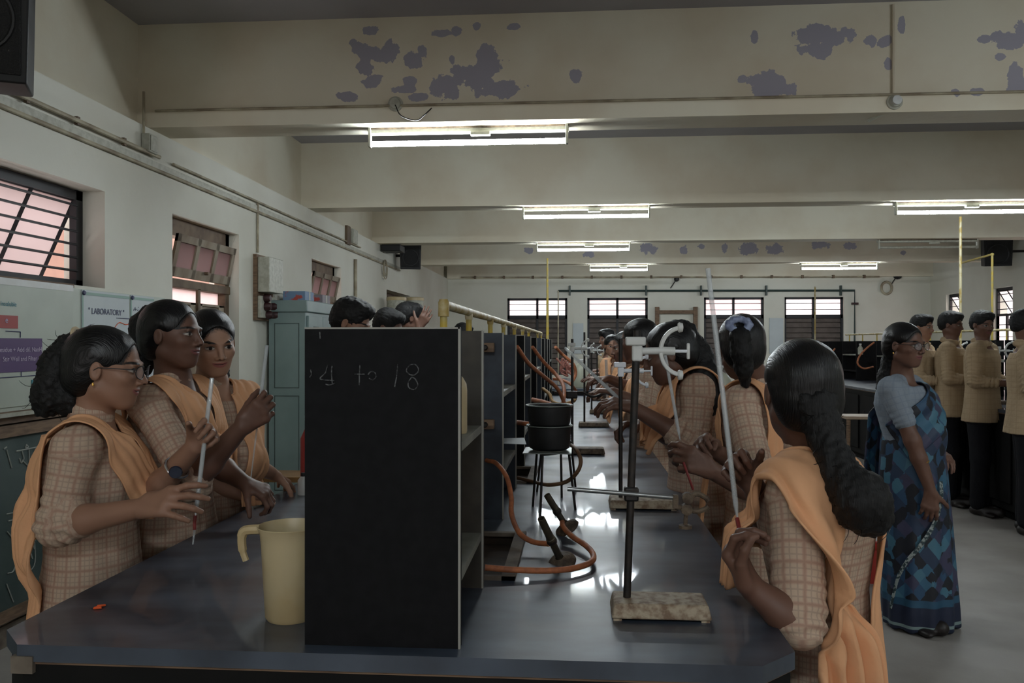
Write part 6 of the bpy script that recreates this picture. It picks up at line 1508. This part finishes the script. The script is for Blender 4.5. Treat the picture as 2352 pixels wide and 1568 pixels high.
# --- boys behind the big panel on the left
GB = 'boys behind the big black panel'
def boy(label, P, turn, pitch, bt, group, X=None, zoff=.168, arms=None, res=.006, skin=SK_B, sc=1.04, hs=.97, **kw):
    c = np3(P); zs = c[2] - zoff
    ch = V3(c[0] if X is None else X, c[1], 0)
    if arms is None:
        psi = math.atan2(-c[1], -c[0]) + math.radians(bt); f = V3(math.cos(psi), math.sin(psi), 0); r = V3(math.sin(psi), -math.cos(psi), 0)
        arms = []
        for sd in (1, -1):
            e = ch + r * sd * .21 + f * .02 + V3(0, 0, zs - .29); w_ = ch + r * sd * .12 + f * .25 + V3(0, 0, zs - .30); arms.append(dict(side=sd, el=e, wr=w_, n=V3(0, 0, -1), ts=sd, sleeve=1.62, curl=(35, 45, 25), sh=None))
        for a in arms: del a['sh']
    return person(label, Vector(c), turn, pitch, 0, hs, skin, bt, chest=ch, sh_z=zs, hip=ch - V3(0, 0, 0), sc=sc, fem=False, top=SHIRT, bottom=NAVY, hem=-.3, arms=arms, group=group, res=res, shirtname='shirt', placket=True, hairm=HAIRM, **kw)
boy('person with thick black hair looking down, face visible just above the big black panel', at(806, 742, 3.9), 68, 22, 80, GB, X=-1.14, skin=SK_A, res=.0045, thick=.8)
boy('person of whom only dark hair shows above the panel, between two other boys', at(892, 752, 5.2), 60, 20, 85, GB, X=-1.24)
b3c = at(940, 732, 5.9)
boy('person seen from the side above the panel, holding up a hand by the wall shelf', b3c, 105, 5, 95, GB, X=-1.24, arms=[dict(side=1, el=A_(945, 800, 5.75), wr=A_(962, 752, 5.7), hd=V3(.5, 0, .8), n=V3(-.3, .9, 0), ts=1, sleeve=1.6, curl=(15, 20, 10)), dict(side=-1, el=A_(960, 830, 6.1), wr=A_(1000, 830, 6.1), n=V3(0, 0, -1), ts=-1, sleeve=1.6)])
boy('person farthest back on the left side, crown of dark hair behind the gas pipe posts', at(1064, 768, 8.6), 70, 15, 85, GB, X=-1.24, res=.008, detail=False)
# --- boys at the second bench
GR = 'boys in beige shirts at the second bench'
boy('person in beige shirt half hidden behind the woman in the sari', at(2118, 752, 7.4), 62, 4, 75, GR, skin=SK_A)
boy('person in beige shirt with straight dark fringe, between the woman and the next boy', at(2184, 746, 7.2), 70, 8, 80, GR)
boy('person in beige shirt and open collar looking down, second boy from the right edge', at(2256, 746, 6.8), 40, 10, 70, GR, res=.005)
boy('person in beige shirt cut off by the right edge of the photo', at(2356, 748, 6.1), 100, 8, 95, GR, res=.005)
# --- the teacher in the sari
wc = at(2078, 793, 4.05)
wr_ = A_(2138, 1128, 3.90)
tw = person('person in blue patterned sari, pale blouse and glasses standing in the aisle', wc, 54, 4, 0, .98, SK_B, 72, chest=at(2070, 950, 4.10), sh_z=1.215, hip=at(2094, 1100, 4.12), sc=1.0, top=BLOUSE, hem=.22, wsh=.98, thick=1.08, shirtname='blouse', collar=False, bottom=NAVY, trousers=None,
            arms=[dict(side=1, el=A_(2096, 1012, 3.92), wr=wr_, n=V3(.2, .9, 0), hd=V3(-.05, .02, -1), ts=1, curl=(20, 28, 18), sleeve=.62, s=.98), dict(side=-1, el=A_(2110, 1000, 4.3), wr=A_(2150, 1030, 4.2), n=V3(0, -.3, -1), ts=-1, sleeve=.62)],
            hairpts=[[(A_(2054, 800, 4.08), .042), (A_(2044, 830, 4.12), .036), (A_(2034, 865, 4.14), .036), (A_(2024, 890, 4.15), .024)]], res=.0038)
glasses(tw, iron_m); earring(tw, 1); ring_on(tw, A_(2118, 1062, 3.91), nrm(wr_ - A_(2096, 1012, 3.92)), .030, .0035, gold_m, 'bangle')
def sari_material():
    m = bpy.data.materials.new('blue_patterned_sari'); m.use_nodes = True; nt = m.node_tree; N = nt.nodes; L = nt.links; b = N['Principled BSDF']; b.inputs['Roughness'].default_value = .6
    tc = N.new('ShaderNodeTexCoord'); mp = N.new('ShaderNodeMapping'); mp.inputs['Scale'].default_value = (21, 21, 17); mp.inputs['Rotation'].default_value = (0, .78, 0); L.new(tc.outputs['Object'], mp.inputs['Vector'])
    v = N.new('ShaderNodeTexVoronoi'); v.distance = 'CHEBYCHEV'; v.inputs['Scale'].default_value = 1.1; v.inputs['Randomness'].default_value = .45; L.new(mp.outputs[0], v.inputs['Vector'])
    sp = N.new('ShaderNodeSeparateColor'); L.new(v.outputs['Color'], sp.inputs[0])
    r = N.new('ShaderNodeValToRGB'); r.color_ramp.interpolation = 'CONSTANT'; e = r.color_ramp.elements
    cs = [(0, (20, 24, 34)), (.28, (34, 52, 78)), (.46, (52, 96, 122)), (.58, (58, 58, 84)), (.74, (40, 74, 104)), (.88, (66, 110, 130))]
    e[0].position = 0; e[0].color = (*lin(cs[0][1]), 1); e[1].position = cs[1][0]; e[1].color = (*lin(cs[1][1]), 1)
    for p_, c_ in cs[2:]: q = e.new(p_); q.color = (*lin(c_), 1)
    L.new(sp.outputs[0], r.inputs[0])
    sx = N.new('ShaderNodeSeparateXYZ'); L.new(tc.outputs['Object'], sx.inputs[0])
    def band(z0, z1, col, prev):
        a = N.new('ShaderNodeMath'); a.operation = 'GREATER_THAN'; a.inputs[1].default_value = z0; L.new(sx.outputs[2], a.inputs[0])
        c = N.new('ShaderNodeMath'); c.operation = 'LESS_THAN'; c.inputs[1].default_value = z1; L.new(sx.outputs[2], c.inputs[0])
        k = N.new('ShaderNodeMath'); k.operation = 'MULTIPLY'; L.new(a.outputs[0], k.inputs[0]); L.new(c.outputs[0], k.inputs[1])
        mx = N.new('ShaderNodeMix'); mx.data_type = 'RGBA'; L.new(k.outputs[0], mx.inputs[0]); L.new(prev, mx.inputs[6]); mx.inputs[7].default_value = (*lin(col), 1); return mx.outputs[2]
    o = band(-1, .135, (24, 34, 58), r.outputs[0]); o = band(.135, .17, (36, 78, 104), o); o = band(.03, .045, (120, 140, 140), o)
    L.new(o, b.inputs['Base Color']); return m
SARI = sari_material()
SF = Field(); p0 = A_(2114, 1440, 4.13); pw = tw['hip']; ctr = lambda t: V3(p0[0], p0[1], 0) * (1 - t) + V3(pw[0], pw[1], 0) * t
lay = [(.012, .205, .17), (.10, .205, .17), (.30, .192, .165), (.55, .180, .16), (.75, .176, .155), (.9, .160, .142), (1.0, .146, .128), (1.04, .138, .12)]
psi_ = math.atan2(tw['f'][1], tw['f'][0])
SF.loft([(zz, *ctr(min(zz / .85, 1))[:2], rx, ry) for zz, rx, ry in lay], psi_, .02)
SF.cap(np3(ctr(1)) + tw['f'] * .05 + V3(0, 0, .95), V3(tw['chest'][0], tw['chest'][1], 1.08) + tw['f'] * .05 - tw['r'] * .06, .105, .085, .06)
V_, Q_ = SF.mesh(.008)
def sdisp(P):
    rel = P - V3(pw[0], pw[1], 0); ang = np.arctan2(rel @ tw['r'], rel @ tw['f']); k = np.clip((1.0 - P[:, 2]) / 1.0, 0, 1)
    return .010 * k * np.sin(ang * 11 + 2 * P[:, 2]) * (.4 + .6 * np.cos(ang * .5) ** 2) + .003 * vnoise(P * V3(1, 1, .4), 7, 3)
sari = to_object('sari', V_, Q_, SARI, tw['root'], disp=sdisp)
TW2 = dict(tw); CF = Field(); CF.p = tw['cloth'].p[:1] + SF.p; TW2['cloth'] = CF
zt = tw['zs']
dupatta(TW2, [[(.13, .02, .92, .20), (.10, .12, 1.0, .20), (.02, .15, 1.06, .19), (-.06, .13, 1.13, .16), (-.10, .03, zt + .0, .13), (-.10, -.12, zt - .12, .15), (-.12, -.16, .9, .18), (-.12, -.18, .6, .2)]], m=SARI, name='sari_pallu', off=.010, pleats=3)
bm_ = mat('silver_dotted_border', (150, 160, 158), .5, noise=1, nscale=70, c2=(40, 60, 64), nlo=.46, nhi=.54)
bp_ = [A_(2163, 1105, 3.95), A_(2166, 1150, 3.94), A_(2150, 1205, 3.92), A_(2118, 1258, 3.9), A_(2070, 1302, 3.9), A_(2036, 1340, 3.94), A_(2020, 1400, 4.0)]
loc = [((q - V3(tw['chest'][0], tw['chest'][1], 0)) @ tw['r'], (q - V3(tw['chest'][0], tw['chest'][1], 0)) @ tw['f'], q[2], .022) for q in bp_]
TW3 = dict(tw); TW3['cloth'] = SF; TW3['root'] = tw['root']
dupatta(TW3, [loc], m=bm_, name='sari_border', off=.016, pleats=1, depth=.001, pull=.2, nw=4, thick=.002)
# ------------------------------------------------ burettes and glass tubes held by people or clamps
def burette(a, b, r, label, rub=None, clip=None, tip=None):
    a, b = Vector(a), Vector(b)
    t = thing('glass_burette', label, 'burette', b, 'glass burettes and tubes')
    mb = MB(); ax = (a - b).normalized(); L_ = (a - b).length
    prof = [(r * .35, 0), (r * .55, .012), (r, .03), (r, L_), (r * .78, L_), (r * .78, .034), (r * .3, .014), (r * .2, 0)]
    mb.lathe(prof, b, 18, axis=ax).build('glass_tube', glass_m, t)
    if rub: MB().tube(smooth_path([Vector(q) for q in rub], 5), r * .75, 10).build('rubber_tip', rubber_r, t)
    if tip: MB().tube([Vector(tip[0]), Vector(tip[1])], [r * .55, r * .3], 10).build('glass_jet', glass_m, t)
    return t
burette(at(487, 868, 2.10), at(449, 1185, 2.02), .0056, 'clear glass burette held upright by the leftmost girl', rub=[at(449, 1183, 2.02), at(447, 1200, 2.02), at(447, 1216, 2.02)], tip=(at(447, 1214, 2.02), at(443, 1250, 2.01)))
burette(at(613, 793, 2.24), at(590, 985, 2.26), .0052, 'slim glass tube rising from the fist of the dark skinned girl', tip=(at(590, 985, 2.26), at(576, 1100, 2.28)))
burette(at(1626, 616, 1.78), at(1694, 1192, 1.74), .0058, 'long clear glass burette gripped by the nearest girl on the right', rub=[at(1693, 1190, 1.74), at(1698, 1215, 1.72), at(1705, 1235, 1.70), at(1714, 1262, 1.66)])
burette(at(1528, 815, 2.2), at(1562, 1010, 2.26), .0045, 'thin glass tube slanting from behind the large clamp to the pinching fingers', rub=[at(1570, 1062, 2.22), at(1580, 1090, 2.2), at(1592, 1124, 2.2)])
burette(at(1299, 800, 3.6), at(1424, 918, 3.05), .0075, 'glass tube slanting across the middle between the black rods')
burette(at(1392, 826, 4.4), at(1396, 935, 4.4), .008, 'short upright glass tube beyond the slanting one')
ct = Vector(at(1704, 1252, 1.60))
t = thing('pinch_clip', 'shiny wire pinch clip on the red rubber tip in the nearest girl\'s hand', 'clip', ct)
MB().tube(smooth_path([ct + Vector(v) for v in ((-.012, 0, -.018), (-.018, 0, -.008), (-.010, 0, .0), (.004, -.002, .001), (.010, -.002, .012), (.006, 0, .026), (.014, 0, .031), (.024, 0, .026), (.016, 0, .017), (.010, 0, .012))], 5), .0014, 8).build('wire', silver_m, t)
MB().tube(smooth_path([ct + Vector(v) for v in ((-.012, .006, -.018), (-.004, .008, -.014), (.006, .008, -.004), (.012, .008, .012))], 5), .0014, 8).build('spring', silver_m, t)
